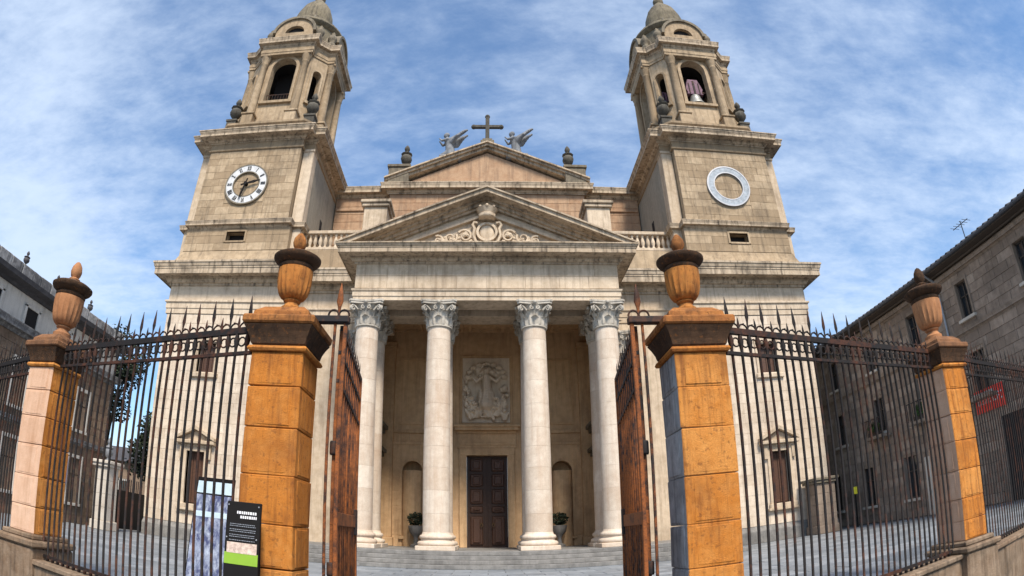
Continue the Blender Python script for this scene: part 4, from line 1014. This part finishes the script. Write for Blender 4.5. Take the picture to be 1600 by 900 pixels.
# ================================================================== railings
def leaf_prof(h, w): return [(.012, 0), (.018, .02), (.012, .05), (w*.55, h*.30), (w, h*.45), (w*.75, h*.68), (.004, h)]
def spear(h, w, m=None):
    mb = MB(); b0 = 0; mb.lathe(leaf_prof(h, w), 8); mb.xf(0, Matrix.Scale(.45, 4, (0, 1, 0))); return mb.mesh('spearhead', [m or M['iron']], True)
SP_T, SP_S = spear(.40, .031), spear(.17, .021)
def bar_mesh(h, r, m, name='bar'):
    mb = MB(); mb.lathe([(r*1.5, 0), (r*1.5, .05), (r, .06), (r, h-.30), (r*1.6, h-.275), (r, h-.25), (r*1.2, h-.2), (r*2.1, h-.12), (r*1.2, h-.04), (r, h)], 8)
    return mb.mesh(name, [m], True)
BARS = {}
def railing(A, B, zb, zt, spacing, label, group, mat='iron', r=.0175, zt2=None):
    dx_, dy_ = B[0]-A[0], B[1]-A[1]; ln = hypot(dx_, dy_); ang = atan2(dy_, dx_)
    Rr = empty('railing', (A[0], A[1], 0), ang, local=True)
    for nm, z, hh, ww in (('bottom_rail', zb+.06, .022, .02), ('second_rail', zt-.27, .019, .022), ('top_rail', zt, .036, .028)):
        mb = MB(); mb.box(0, ln, -ww, ww, z-hh, z+hh); obj(nm, mb, M[mat], Rr)
    n = int(ln/spacing); s0 = (ln-(n-1)*spacing)/2
    key = (round(zt-zb, 2), r, mat)
    if key not in BARS: BARS[key] = bar_mesh(zt-zb, r, M[mat])
    ringm = BARS.get('ring')
    if ringm is None:
        mb = MB(); mb.tube([(.052*cos(2*pi*i/14), 0, .052*sin(2*pi*i/14)) for i in range(14)], .011, 5, True); BARS['ring'] = ringm = mb.mesh('ring_ornament', [M['iron']], True)
    scr = BARS.get(('scroll', round(spacing, 3)))
    if scr is None:
        mb = MB(); mb.tube([(spacing/2*(1-cos(pi*i/10)), 0, .075*sin(pi*i/10)) for i in range(11)], .011, 5)
        mb.tube([(spacing*.5+.02*sin(i), 0, .075+.006*i) for i in range(3)], .012, 5)
        BARS[('scroll', round(spacing, 3))] = scr = mb.mesh('scroll', [M['iron']], True)
    for i in range(n):
        x = s0+i*spacing
        b = put('bar', BARS[key], Rr, (x, 0, zb)); b.rotation_euler = (random.uniform(-.0025, .0025), random.uniform(-.004, .004), random.uniform(0, 1))
        sp_ = put('spearhead', SP_T if i % 2 == 0 else SP_S, b, (0, 0, zt-zb+.02)); sp_.rotation_euler = (random.uniform(-.04, .04), random.uniform(-.05, .05), -b.rotation_euler[2])
        if i < n-1:
            put('ring_ornament', ringm, Rr, (x+spacing/2, 0, zt-.13)); put('scroll', scr, Rr, (x, 0, zt+.025))
    tag(Rr, label, 'railing', group)
    return Rr
def base_wall(A, B, zt, label, group, th=.42):
    dx_, dy_ = B[0]-A[0], B[1]-A[1]; ln = hypot(dx_, dy_); ang = atan2(dy_, dx_)
    Wl = empty('base_wall', (A[0], A[1], 0), ang, local=True)
    n = max(2, round(ln/1.05)); rr = random.Random(int(A[0]*10))
    for i in range(n):
        a, b = ln*i/n, ln*(i+1)/n
        mb = MB(); mb.bbox(a+.006, b-.006, -th/2+rr.uniform(-.008,.008), th/2, -.76, zt-.08, .02, .008); obj('base_stone', mb, M['plinth'], Wl)
    n = max(2, round(ln/1.5))
    for i in range(n):
        a, b = ln*i/n, ln*(i+1)/n
        mb = MB(); mb.bbox(a+.004, b-.004, -th/2-.05, th/2+.05, zt-.08, zt, .015, .005); obj('coping_stone', mb, M['pale'] if False else M['plinth'], Wl)
    tag(Wl, label, 'low wall', group)
GR_R, GR_W = 'iron railings with spear tips', 'low stone walls under the railings'
railing((-2.64, 6.17), (-6.50, 7.36), .36, 3.54, .142, 'rusty iron railing with spear tips left of the left orange pillar', GR_R)
railing((2.64, 6.17), (7.05, 7.54), .26, 3.54, .142, 'rusty iron railing with spear tips right of the right orange pillar', GR_R)
railing((-7.14, 7.62), (-11.4, 9.6), .22, 3.50, .150, 'stretch of iron railing at the left edge, beyond the pale pillar', GR_R)
railing((7.70, 7.80), (12.4, 9.7), .12, 3.50, .150, 'stretch of iron railing at the right edge, in front of the red banner', GR_R, r=.013)
base_wall((-2.66, 6.22), (-6.38, 7.36), .35, 'weathered low wall under the left railing, next to the black sign', GR_W)
base_wall((2.66, 6.22), (6.95, 7.55), .25, 'weathered low wall under the right railing, stained orange at its end', GR_W)
base_wall((-7.2, 7.68), (-11.4, 9.65), .21, 'low wall under the railing at the left edge', GR_W)
base_wall((7.8, 7.86), (12.4, 9.75), .11, 'low wall under the railing at the right edge', GR_W)

# --- fixed side panels and open gate leaves
for s2 in (-1, 1):
    nm = 'left' if s2 < 0 else 'right'
    S_ = empty('gate_side_panel', (s2*1.5, 6.2, 0))
    mb = MB(); x0, x1 = sorted((s2*1.53, s2*1.99)); mb.bbox(x0, x1, 6.15, 6.25, 3.64, 3.72, .01); obj('top_rail', mb, M['irondark'], S_)
    mb = MB(); mb.bbox(x0, x1, 6.17, 6.23, .30, .36, .008); obj('bottom_rail', mb, M['irondark'], S_)
    for xx in (1.57, 1.69):
        mb = MB(); q = .022 if xx < 1.6 else .015; mb.bbox(s2*xx-q, s2*xx+q, 6.2-q, 6.2+q, 0, 3.64, .006); obj('post', mb, M['ironmix'], S_)
    sp_ = put('spearhead', spear(.40, .04, M['ironrust']), S_, (s2*1.66, 6.2, 3.72))
    mb = MB()
    for q in (-1, 1): mb.tube([(s2*1.66+q*.10*(1-cos(pi*i/8))/2*1.2, 6.2, 3.73+.07*sin(pi*i/8)) for i in range(9)], .012, 5)
    obj('scroll', mb, M['iron'], S_)
    tag(S_, 'narrow fixed iron panel with one spear tip beside the %s orange pillar' % nm, 'iron panel', 'fixed panels beside the gates')
    A, B = Vector((s2*1.635, 6.30)), Vector((s2*1.70, 7.78)); d = B-A; ln = d.length; ang = atan2(d.y, d.x)
    G_ = empty('gate_leaf', (A.x, A.y, 0), ang, local=True)
    zt0, zt1 = 3.62, 3.40; gm = M['ironrust'] if s2 < 0 else M['ironmix']
    def zz_(t, o=0): return zt0+(zt1-zt0)*t+o
    for nm2, o0, o1 in (('top_rail', -.03, .03), ('second_rail', -.30, -.26), ('third_rail', -.62, -.58)):
        mb = MB(); mb.prism([(0, zz_(0, o0)), (ln, zz_(1, o0)), (ln, zz_(1, o1)), (0, zz_(0, o1))], -.022, .022); obj(nm2, mb, M['irondark'], G_)
    for nm2, za, zb in (('lock_rail', 1.45, 1.60), ('bottom_rail', .12, .26)):
        mb = MB(); mb.bbox(0, ln, -.025, .025, za, zb, .006); obj(nm2, mb, gm, G_)
    for xx in (.03, ln-.03):
        mb = MB(); t = xx/ln; mb.bbox(xx-.025, xx+.025, -.025, .025, .06, zz_(t), .006); obj('stile', mb, gm, G_)
    nb = 12
    for i in range(1, nb):
        t = i/nb; mb = MB(); mb.lathe([(.017, .2), (.017, zz_(t))], 8, (ln*t, 0, 0)); b = obj('bar', mb, gm, G_, smooth=True)
        sh = put('spearhead', SP_S, b, (ln*t, 0, zz_(t, .02)))
        mb = MB(); mb.tube([(ln*t+.055*cos(2*pi*k/12), 0, zz_(t, -.15)+.11*sin(2*pi*k/12)) for k in range(12)], .013, 5, True); obj('oval_ornament', mb, M['irondark'], G_)
        mb = MB(); mb.tube([(ln*t+.055*cos(2*pi*k/12), 0, zz_(t, -.44)+.12*sin(2*pi*k/12)) for k in range(12)], .013, 5, True); obj('oval_ornament', mb, M['irondark'], G_)
    for zk in (.9, 2.2):
        mb = MB(); mb.lathe([(.045, 0), (.05, .02), (.05, .13), (.045, .15)], 10, (.0, 0, zk)); obj('hinge', mb, M['irondark'], G_, smooth=True)
    mb = MB(); mb.bbox(ln-.16, ln-.04, -.035, .035, 1.35, 1.68, .008); obj('lock_box', mb, M['irondark'], G_)
    nd = 30                                             # close-set lower dog bars
    for i in range(nd):
        mb = MB(); t = (i+.5)/nd; mb.bbox(ln*t-.012, ln*t+.012, -.008, .008, .26, 1.45, .003); obj('dog_bar', mb, gm, G_)
    tag(G_, 'open rust-orange gate leaf beside the left orange pillar' if s2 < 0 else 'open dark rusted gate leaf beside the right orange pillar', 'gate', 'open gate leaves')

# ================================================================== information boards
B_ = empty('sign_board', (-2.47, 5.82, 0))
def tilt(mb, y, k, zz=0):
    for i, v in enumerate(mb.v): mb.v[i] = (v[0], v[1]+k*(v[2]-zz), v[2])
    return mb
XB0, XB1, YB0, KB = -2.645, -2.265, 5.72, .09
def board(name, x0, x1, z0, z1, yo, mat, th=.004, parent=B_):
    mb = MB(); mb.box(x0, x1, YB0-yo-th, YB0-yo, z0, z1); return obj(name, tilt(mb, 0, KB), mat, parent)
mb = MB(); mb.bbox(XB0, XB1, YB0, YB0+.035, .02, 1.60, .008); obj('board', tilt(mb, 0, KB), M['blackp'], B_)
board('green_band', XB0+.005, XB1-.005, .955, 1.075, .001, M['green'])
board('photo_print', XB0+.03, XB1-.02, 1.07, 1.18, .003, M['photo'])
rng = random.Random(8); tx = MB()
for (z, h, x0) in ((1.475, .028, .12), (1.43, .028, .16)):
    x = XB0+x0
    while x < XB1-.04: l = rng.uniform(.012, .022); tx.box(x, min(x+l, XB1-.03), YB0-.007, YB0-.004, z, z+h); x += l+.008
o = obj('heading_print', tilt(tx, 0, KB), M['cloth'], B_)
tx = MB()
for (z, nlines) in ((1.365, 2), (1.31, 2), (1.255, 2), (1.2, 1)):
    for q in range(nlines):
        x = XB0+.05
        while x < XB1-.05: l = rng.uniform(.006, .02); tx.box(x, x+l, YB0-.006, YB0-.004, z-q*.02, z-q*.02+.007); x += l+.006
tag(obj('text_print', tilt(tx, 0, KB), M['zinc'], B_), kind='stuff')
for (x, z) in ((XB0+.02, 1.225), (XB1-.03, 1.225), (XB1-.025, 1.56), (XB0+.02, 1.56)): tx = MB(); tx.ball((x, YB0-.004, z), .009, 8, 5); obj('screw', tilt(tx, 0, KB), M['zinc'], B_)
for xx in (XB0+.03, XB1-.03): lg = MB(); lg.box(xx-.012, xx+.012, YB0+.19, YB0+.205, .0, 1.5); obj('back_leg', lg, M['blackp'], B_)
tag(B_, 'black information board with lime-green band at the foot of the left orange pillar', 'sign')
B2 = empty('banner_stand', (-3.33, 6.8, 0))
KB2 = .22
def panel2(name, z0, z1, mat, yo=.0, inset=0):
    mb = MB(); mb.prism([(-3.60+inset, z0), (-3.06-inset-.045*z0/1.9*1.9*.5, z0), (-3.06-inset-.045*z1/1.9*1.9*.5, z1), (-3.60+inset, z1)], 6.66-yo-.006, 6.66-yo); 
    return obj(name, tilt(mb, 0, KB2), mat, B2)
panel2('backing', .04, 1.90, M['blackp'], 0, -.015)
panel2('picture_print', .10, 1.68, M['blueprint'], .007)
panel2('title_strip', 1.70, 1.85, M['skyblue'], .007)
panel2('caption_strip', 1.40, 1.47, M['skyblue'], .012)
ft = MB(); ft.bbox(-3.64, -3.02, 6.58, 6.98, 0, .04, .01); obj('foot', ft, M['blackp'], B2)
tag(B2, 'leaning blue and white picture board standing behind the left railing', 'sign')

# ================================================================== potted plants in the portico
def leaves(mb, c, r, n, rng, ls, sc3=(1,1,1), hollow=.3):
    for k in range(n):
        d = Vector((rng.gauss(0,1), rng.gauss(0,1), rng.gauss(0,1))).normalized(); q = r*(hollow+(1-hollow)*rng.random()**.45)
        p = Vector((c[0]+d.x*q*sc3[0], c[1]+d.y*q*sc3[1], c[2]+d.z*q*sc3[2]))
        u = Vector((rng.gauss(0,1), rng.gauss(0,1), rng.gauss(0,.6))).normalized(); v = u.cross(Vector((rng.gauss(0,1), rng.gauss(0,1), rng.gauss(0,1)))).normalized()
        l = ls*rng.uniform(.6, 1.4); b = mb.pts([p-u*l, p+v*l*.45, p+u*l, p-v*l*.45]); mb.ct = rng.random(); mb.face(b, b+1, b+2, b+3)
for s2 in (-1, 1):
    xp, yp = s2*3.72, 32.2
    P_ = empty('potted_plant', (xp, yp, .7)); rng = random.Random(40+s2)
    mb = MB(); mb.lathe([(.0,.7),(.30,.7),(.30,.8),(.12,.9),(.10,1.2),(.2,1.35),(.32,1.5),(.38,1.75),(.40,1.85),(.34,1.86),(.3,1.8),(0,1.8)], 20, (xp, yp, 0), gad(10, .05)); obj('plant_pot', mb, M['step'], P_, auto=40)
    mb = MB(); leaves(mb, (xp, yp, 2.2), .45, 420, rng, .09, (1, 1, .85)); obj('foliage', mb, M['leaf'], P_)
    mb = MB()
    for q in range(5): a = q*1.3; mb.tube([(xp, yp, 1.8), (xp+.1*cos(a), yp+.1*sin(a), 2.1), (xp+.25*cos(a), yp+.25*sin(a), 2.4)], .012, 5)
    obj('stem', mb, M['bark'], P_)
    tag(P_, 'dark leafy plant in a stone pot before the %s niche of the portico' % ('left' if s2 < 0 else 'right'), 'plant', 'potted plants in the portico')

# ================================================================== building on the right
XR = 21.0
RB = empty('stone_building', (XR, 20, 0)); Y0R, Y1R = 6.0, 44.0
wins = []
for yw in (15.0, 19.2, 23.4, 27.6, 31.8):
    wins += [(yw, .40, 8.35, 10.0, 'small'), (yw, .5, 4.9, 6.9, 'tall')]
for yw in (13.2, 21.4, 25.4, 29.4, 33.0): wins.append((yw, .55, 1.0, 3.3, 'low'))
holes = [(Y1R-(y+h)-.0, Y1R-(y-h), z0, z1) for y, h, z0, z1, k_ in wins]
wl = MB(); wl.box(XR+.35, XR+12, Y0R, Y1R, 0, 11.0)
obj('wall_core', wl, M['rbuild'], RB)
# masonry in front of the core (upper storey stone by stone, the rest joined)
n1_ = ashlar(RB, 'ashlar_block', XR+.12, 30.0, -pi/2, 18.0, 7.95, 10.45, .42, .82, M['rbuild'], [(30.0-(y+h), 30.0-(y-h), z0, z1) for y, h, z0, z1, k_ in wins], depth=.4, proud=.1, gap=.01, seed=77, e=.015)
ashlar(RB, 'wall_stone', XR+.12, 44.0, -pi/2, 14.0, 7.95, 10.45, .42, .9, M['rbuild'], [(44.0-(y+h), 44.0-(y-h), z0, z1) for y, h, z0, z1, k_ in wins], depth=.4, proud=.1, single=False, seed=78, e=.015)
ashlar(RB, 'wall_stone', XR+.12, 12.0, -pi/2, 6.0, 7.95, 10.45, .42, .9, M['rbuild'], depth=.4, proud=.1, single=False, seed=76, e=.015)
ashlar(RB, 'wall_stone', XR+.12, Y1R, -pi/2, Y1R-Y0R, 0.0, 7.65, .45, .9, M['rbuild'], holes, depth=.4, proud=.1, single=False, seed=79, e=.015)
ashlar(RB, 'wall_stone', XR+.12, Y1R, -pi/2, Y1R-Y0R, 10.72, 10.95, .23, .9, M['rbuild'], [], depth=.4, proud=.1, single=False, seed=80, e=.012)
for (za, p_, h_) in ((7.63, .16, .32), (10.44, .22, .28)):
    mb = MB(); mb.mold([(XR+.02, Y1R), (XR+.02, Y0R)], CORN(za, p_, h_)); obj('string_course', mb, M['rtrim'], RB)
mb = MB(); mb.mold([(XR+.1, Y1R), (XR+.1, Y0R)], [(0,10.84),(.25,10.87),(.3,10.93),(.75,10.98),(.8,11.06),(-.2,11.12)]); obj('eave', mb, M['frame'], RB)
mb = MB(); mb.tube([(XR-.8, Y0R, 11.08), (XR-.8, Y1R, 11.08)], .09, 8); obj('gutter', mb, M['lead'], RB)
rfz = MB()
for i in range(95):                                     # tile courses stepping up the slope
    y = Y0R+i*.4; rfz.tube([(XR-.78, y, 11.12), (XR+6, y, 13.6)], .13, 6)
o = obj('roof_tile', rfz, M['slate'], RB); o['kind'] = 'stuff'
mb = MB(); mb.prism([(XR-.7, 11.02), (XR+12, 11.02), (XR+6, 13.5)], Y0R, Y1R, 'y'); obj('roof', mb, M['slate'], RB)
for (y, hw, z0, z1, kd) in wins:
    if y > 42: continue
    mb = MB()
    for a, b, c, d in ((y-hw-.12, y-hw, z0-.02, z1+.02), (y+hw, y+hw+.12, z0-.02, z1+.02), (y-hw-.12, y+hw+.12, z1+.02, z1+.2)): mb.box(XR-.02, XR+.35, a, b, c, d)
    WN = obj('window', mb, M['rtrim'], RB)
    mb = MB(); mb.bbox(XR-.14, XR+.3, y-hw-.18, y+hw+.18, z0-.16, z0-.02, .015); obj('window_sill', mb, M['sill'], WN)
    mb = MB(); mb.box(XR+.26, XR+.28, y-hw, y+hw, z0, z1); obj('window_pane', mb, M['glass'], WN)
    mb = MB()
    for a, b, c, d in ((y-hw, y-hw+.06, z0, z1), (y+hw-.06, y+hw, z0, z1), (y-.03, y+.03, z0, z1), (y-hw, y+hw, z0, z0+.07), (y-hw, y+hw, z1-.07, z1), (y-hw, y+hw, z0+(z1-z0)*.6, z0+(z1-z0)*.6+.05)): mb.box(XR+.20, XR+.255, a, b, c, d)
    obj('window_bar', mb, M['frame'], WN)
for yd in (20.75,):
    mb = MB(); mb.tube([(XR-.75, yd, 11.0), (XR-.1, yd, 10.6), (XR-.08, yd, 10.4), (XR-.08, yd, .1)], .06, 8); obj('drainpipe', mb, M['zinc'], RB)
mb = MB()                                              # rooftop aerial
mb.tube([(XR-.3, 17.7, 11.2), (XR-.3, 17.7, 12.3)], .025, 6); mb.tube([(XR-.3, 17.2, 12.15), (XR-.3, 18.3, 12.15)], .02, 5)
for q in range(5): mb.tube([(XR-.6, 17.3+q*.22, 12.15), (XR, 17.3+q*.22, 12.15)], .012, 5)
obj('roof_aerial', mb, M['lead'], RB)
for yb_ in (19.2, 23.4, 27.6):                         # balconies with plants on the middle storey
    mb = MB(); mb.bbox(XR-.7, XR, yb_-.9, yb_+.9, 4.55, 4.72, .02); BL = obj('balcony', mb, M['rtrim'], RB)
    for i in range(13): q = MB(); q.box(XR-.68, XR-.65, yb_-.87+i*.143, yb_-.85+i*.143, 4.72, 5.6); obj('balcony_bar', q, M['irondark'], BL)
    q = MB(); q.box(XR-.69, XR-.64, yb_-.9, yb_+.9, 5.6, 5.65); obj('balcony_rail', q, M['irondark'], BL)
# doorways on the ground floor: a dark arch near the frame edge and a pale door
mb = MB(); mb.box(XR-.03, XR+.06, 15.6, 18.4, 0, 3.6); DW = obj('dark_doorway', mb, M['void'], RB)
mb = MB(); mb.box(XR-.08, XR+.1, 15.3, 15.6, 0, 3.8); mb.box(XR-.08, XR+.1, 18.4, 18.7, 0, 3.8); mb.box(XR-.08, XR+.1, 15.6, 18.4, 3.6, 3.8); obj('doorway_surround', mb, M['rtrim'], DW)
mb = MB(); mb.bbox(XR-.12, XR+.1, 23.0, 24.1, 0, 2.9, .03); obj('pale_door', mb, M['sill'], RB)
tag(RB, 'long brown stone building with small windows and dark eaves on the right', 'building')
# red banner on its wall
BN = empty('wall_banner', (XR-.1, 18.85, 4.0))
mb = MB(); mb.box(XR-.10, XR-.08, 17.9, 19.8, 4.0, 5.0); obj('cloth', mb, M['red'], BN)
rng = random.Random(12); y = 19.62; mb = MB()
while y > 18.05:
    wv = rng.choice([.1, .12, .13]); kx = rng.randrange(4)
    mb.box(XR-.106, XR-.1015, y-.03, y, 4.34, 4.68)
    if kx < 3: mb.box(XR-.106, XR-.1015, y-wv, y-.03, 4.62, 4.68)
    if kx in (0, 2): mb.box(XR-.106, XR-.1015, y-wv, y-.03, 4.48, 4.53)
    if kx in (1, 2): mb.box(XR-.106, XR-.1015, y-wv, y-.03, 4.34, 4.40)
    if kx == 3: mb.box(XR-.106, XR-.1015, y-wv, y-wv+.03, 4.34, 4.68); mb.box(XR-.106, XR-.1015, y-wv, y-.03, 4.48, 4.53)
    y -= wv+.06
obj('white_lettering', mb, M['cloth'], BN)
tag(BN, 'red banner with white lettering hung on the brown stone building', 'banner')
# balcony plants
for i, yb_ in enumerate((23.4, 27.6)):
    P_ = empty('balcony_plant', (XR-.45, yb_, 4.72)); rng = random.Random(60+i)
    mb = MB(); mb.bbox(XR-.6, XR-.3, yb_-.5, yb_+.5, 4.73, 4.95, .02); obj('planter_box', mb, M['frame'], P_)
    mb = MB(); leaves(mb, (XR-.45, yb_, 5.15), .45, 260, rng, .1, (.6, 1.1, .8)); obj('foliage', mb, M['leaf2'], P_)
    tag(P_, ('green plant in a box on the nearer balcony with plants' if i == 0 else 'green plant in a box on the farther balcony, close to the tower'), 'plant', 'plants on the balconies')
# small yellow sign on a post by the tower corner
YS = empty('yellow_sign', (19.5, 28.7, 0))
mb = MB(); mb.tube([(19.5, 28.75, 0), (19.5, 28.75, 2.2)], .05, 8); obj('post', mb, M['blackp'], YS)
mb = MB(); mb.bbox(19.38, 19.62, 28.66, 28.70, 1.82, 2.22, .01); obj('plate', mb, M['yellow'], YS)
tag(YS, 'small yellow plate on a dark post beside the right tower', 'sign')

# stone piers closing the court beside the towers
def pier(x, y, w_, h, mat, label, orn):
    P_ = empty('stone_pier', (x, y, 0))
    mb = MB(); mb.bbox(x-w_/2-.08, x+w_/2+.08, y-w_/2-.08, y+w_/2+.08, 0, .45, .03); obj('pier_base', mb, mat, P_)
    n = 4
    for i in range(n):
        mb = MB(); mb.bbox(x-w_/2, x+w_/2, y-w_/2, y+w_/2, .45+(h-.45)*i/n+.004, .45+(h-.45)*(i+1)/n-.004, .012); obj('stone_block', mb, mat, P_)
    mb = MB(); mb.bbox(x-w_/2-.12, x+w_/2+.12, y-w_/2-.12, y+w_/2+.12, h, h+.14, .02); mb.bbox(x-w_/2-.2, x+w_/2+.2, y-w_/2-.2, y+w_/2+.2, h+.14, h+.3, .03); obj('pier_cap', mb, M['dark'] if not orn else mat, P_)
    if orn:
        mb = MB(); mb.lathe(urn_prof(.6), 16, (x, y, h+.3), gad(8, .1)); obj('pier_urn', mb, M['statue'], P_, auto=40)
    tag(P_, label, 'pier')
pier(-17.9, 25.0, .85, 3.0, M['sill'], 'white stone pier topped by a small urn, seen through the left railing', True)
pier(17.3, 28.9, 1.2, 2.7, M['rtrim'], 'squat stone pier with dark cap against the right tower', False)
# dark gate between the white pier and the tower
DG = empty('iron_gate', (-18.6, 27.8, 0))
mb = MB(); mb.box(-18.75, -18.6, 25.6, 29.9, .1, 2.1); obj('sheet_panel', mb, M['blackp'], DG)
for i in range(22): q = MB(); q.box(-18.70, -18.66, 25.65+i*.19, 25.69+i*.19, 2.1, 2.75); obj('gate_bar', q, M['irondark'], DG)
tag(DG, 'dark iron gate between the white pier and the left tower', 'gate')

# ================================================================== building on the left
XL = -20.0
LB = empty('grey_building', (XL, 18, 0)); A0, A1 = 4.0, 27.4
mb = MB(); mb.box(XL-12, XL-.02, A0, A1, 7.6, 9.5); obj('upper_wall', mb, M['lbuild'], LB)
mb = MB(); mb.box(XL-12, XL-.05, A0, A1, 0, 7.6); obj('lower_wall', mb, M['lbrown'], LB)
holesL = [(y-.5-A0, y+.5-A0, z0, z1) for y in (12.4, 15.0, 17.4, 19.9, 22.4, 24.9) for z0, z1 in ((4.6, 6.5), (1.0, 3.2))]
ashlar(LB, 'wall_stone', XL-.05, A0, pi/2, A1-A0, 0, 7.5, .42, .8, M['lbrown'], holesL, depth=.15, proud=.05, single=False, seed=91)
ashlar(LB, 'end_wall_stone', XL, A1, pi, 11.5, 0, 9.4, .5, 1.0, M['lbuild'], depth=.1, proud=.03, single=False, seed=92)
for (za, p_, h_, mt) in ((7.5, .4, .5, 'parapet'), (3.85, .22, .3, 'parapet')):
    mb = MB(); mb.mold([(XL, A0), (XL, A1), (XL-11, A1)], CORN(za, p_, h_)); obj('string_course', mb, M[mt], LB)
mb = MB(); mb.mold([(XL, A0), (XL, A1), (XL-11, A1)], [(0,9.3),(.12,9.32),(.2,9.45),(.62,9.55),(.66,9.75),(-.2,9.8)]); obj('cornice', mb, M['slate'], LB)
rng = random.Random(6); y = A0
while y < A1-.2:
    l = min(rng.uniform(.55, .95), A1-y); hh = rng.choice([0, .0, .05]); 
    mb = MB(); mb.bbox(XL-.1, XL+.35, y+.01, y+l-.01, 9.76, 10.32+hh, .03, .015); obj('parapet_block', mb, M['parapet'], LB); y += l
for y in (13.6, 16.0, 18.5, 21.0, 24.0):
    mb = MB(); mb.lathe([(r*.42, z*.36) for r, z in urn_prof(1)], 12, (XL+.12, y, 10.34)); obj('roof_ornament', mb, M['slate'], LB, auto=40)
for y in (14.7, 17.2, 19.9, 22.6, 25.2):
    mb = MB(); mb.box(XL-.06, XL+.0, y-.42, y+.42, 8.05, 8.85); WN = obj('window', mb, M['void'], LB)
    mb = MB()
    for a, b, c, d in ((y-.58, y-.42, 7.98, 8.95), (y+.42, y+.58, 7.98, 8.95), (y-.58, y+.58, 8.85, 9.0)): mb.bbox(XL-.05, XL+.06, a, b, c, d, .01)
    obj('window_frame', mb, M['lbuild'], WN)
for y in (12.4, 15.0, 17.4, 19.9, 22.4, 24.9):
    for z0, z1 in ((4.6, 6.5), (1.0, 3.2)):
        mb = MB(); mb.box(XL-.12, XL-.1, y-.5, y+.5, z0, z1); WN = obj('window', mb, M['glass'], LB)
        mb = MB()
        for a, b, c, d in ((y-.62, y-.5, z0, z1), (y+.5, y+.62, z0, z1), (y-.62, y+.62, z1, z1+.16), (y-.7, y+.7, z0-.14, z0)): mb.bbox(XL-.1, XL+.1, a, b, c, d, .01)
        mb.box(XL-.09, XL-.05, y-.03, y+.03, z0, z1); mb.box(XL-.09, XL-.05, y-.5, y+.5, z0+(z1-z0)*.62, z0+(z1-z0)*.62+.05)
        obj('window_frame', mb, M['lbuild'], WN)
tag(LB, 'grey and brown old building with dark cornice and parapet on the left', 'building')
PB = empty('wall_banner', (XL+.15, 23.6, 1.8))
mb = MB(); mb.box(XL+.14, XL+.16, 23.1, 24.2, 1.9, 3.2); obj('cloth', mb, M['purple'], PB)
mb = MB(); mb.tube([(XL+.15, 23.0, 3.22), (XL+.15, 24.3, 3.22)], .02, 6); obj('rod', mb, M['blackp'], PB)
tag(PB, 'plain purple banner on the old building behind the left railing', 'banner')

# ================================================================== trees behind the left building
def tree(x, y, h, cr, label, seed, n=3200, ls=.16):
    rng = random.Random(seed); T_ = empty('tree', (x, y, 0))
    mb = MB(); top = (x+rng.uniform(-.3,.3), y+rng.uniform(-.3,.3), h*.62)
    mb.tube([(x, y, -.05), (x+.05, y, h*.25), (x+.1, y+.05, h*.45), top], [.26, .2, .16, .09], 8)
    clumps = []
    for k in range(9):
        a = k*2.4+rng.random(); q = rng.uniform(.35, .85)*cr; zc_ = h*rng.uniform(.55, .9)
        e_ = (x+q*cos(a), y+q*sin(a), zc_); mb.tube([(x+.08, y, h*rng.uniform(.3, .5)), ((x+e_[0])/2, (y+e_[1])/2, (h*.45+zc_)/2), e_], [.09, .06, .025], 6); clumps.append((e_, cr*rng.uniform(.35, .6)))
    clumps.append(((x, y, h*.88), cr*.55)); obj('trunk', mb, M['bark'], T_, smooth=True)
    lm = MB()
    for c_, r_ in clumps: leaves(lm, c_, r_, n//len(clumps), rng, ls, (1, 1, .8), .15)
    obj('crown', lm, M['leaf'], T_)
    tag(T_, label, 'tree', 'trees beyond the court')
tree(-24.2, 33.2, 13.6, 2.3, 'dark tree rising above the far end of the grey building', 1)
tree(-20.6, 34.5, 7.4, 2.2, 'dark tree filling the gap just left of the left tower', 2)
tree(-22.6, 38.5, 6.6, 2.4, 'tree farther back in the gap beside the grey building', 3)
tree(-19.6, 40.5, 6.2, 2.6, 'low dark tree at the back of the gap beside the left tower', 4, n=4200, ls=.2)
tree(-24.5, 44.5, 7.0, 3.0, 'broad dark tree farthest back in the gap', 5, n=4200, ls=.22)
# far house closing the gap
FH = empty('far_house', (-30, 52, 0))
mb = MB(); mb.box(-48, -16, 50, 58, -.7, 5.4); obj('wall', mb, M['lbrown'], FH)
mb = MB(); mb.prism([(49.4, 5.4), (58.6, 5.4), (54, 7.2)], -48.5, -15.5, 'x'); obj('roof', mb, M['slate'], FH)
for i in range(8):
    x = -45+i*3.8
    mb = MB(); mb.box(x-.5, x+.5, 49.9, 49.99, 1.6, 3.6); WN = obj('window', mb, M['glass'], FH)
    mb = MB()
    for a, b, c, d in ((x-.65, x-.5, 1.5, 3.75), (x+.5, x+.65, 1.5, 3.75), (x-.65, x+.65, 3.6, 3.78), (x-.7, x+.7, 1.4, 1.6)): mb.box(a, b, 49.85, 50, c, d)
    obj('window_frame', mb, M['lbuild'], WN)
tag(FH, 'low brown house far behind the dark gate and trees', 'house')
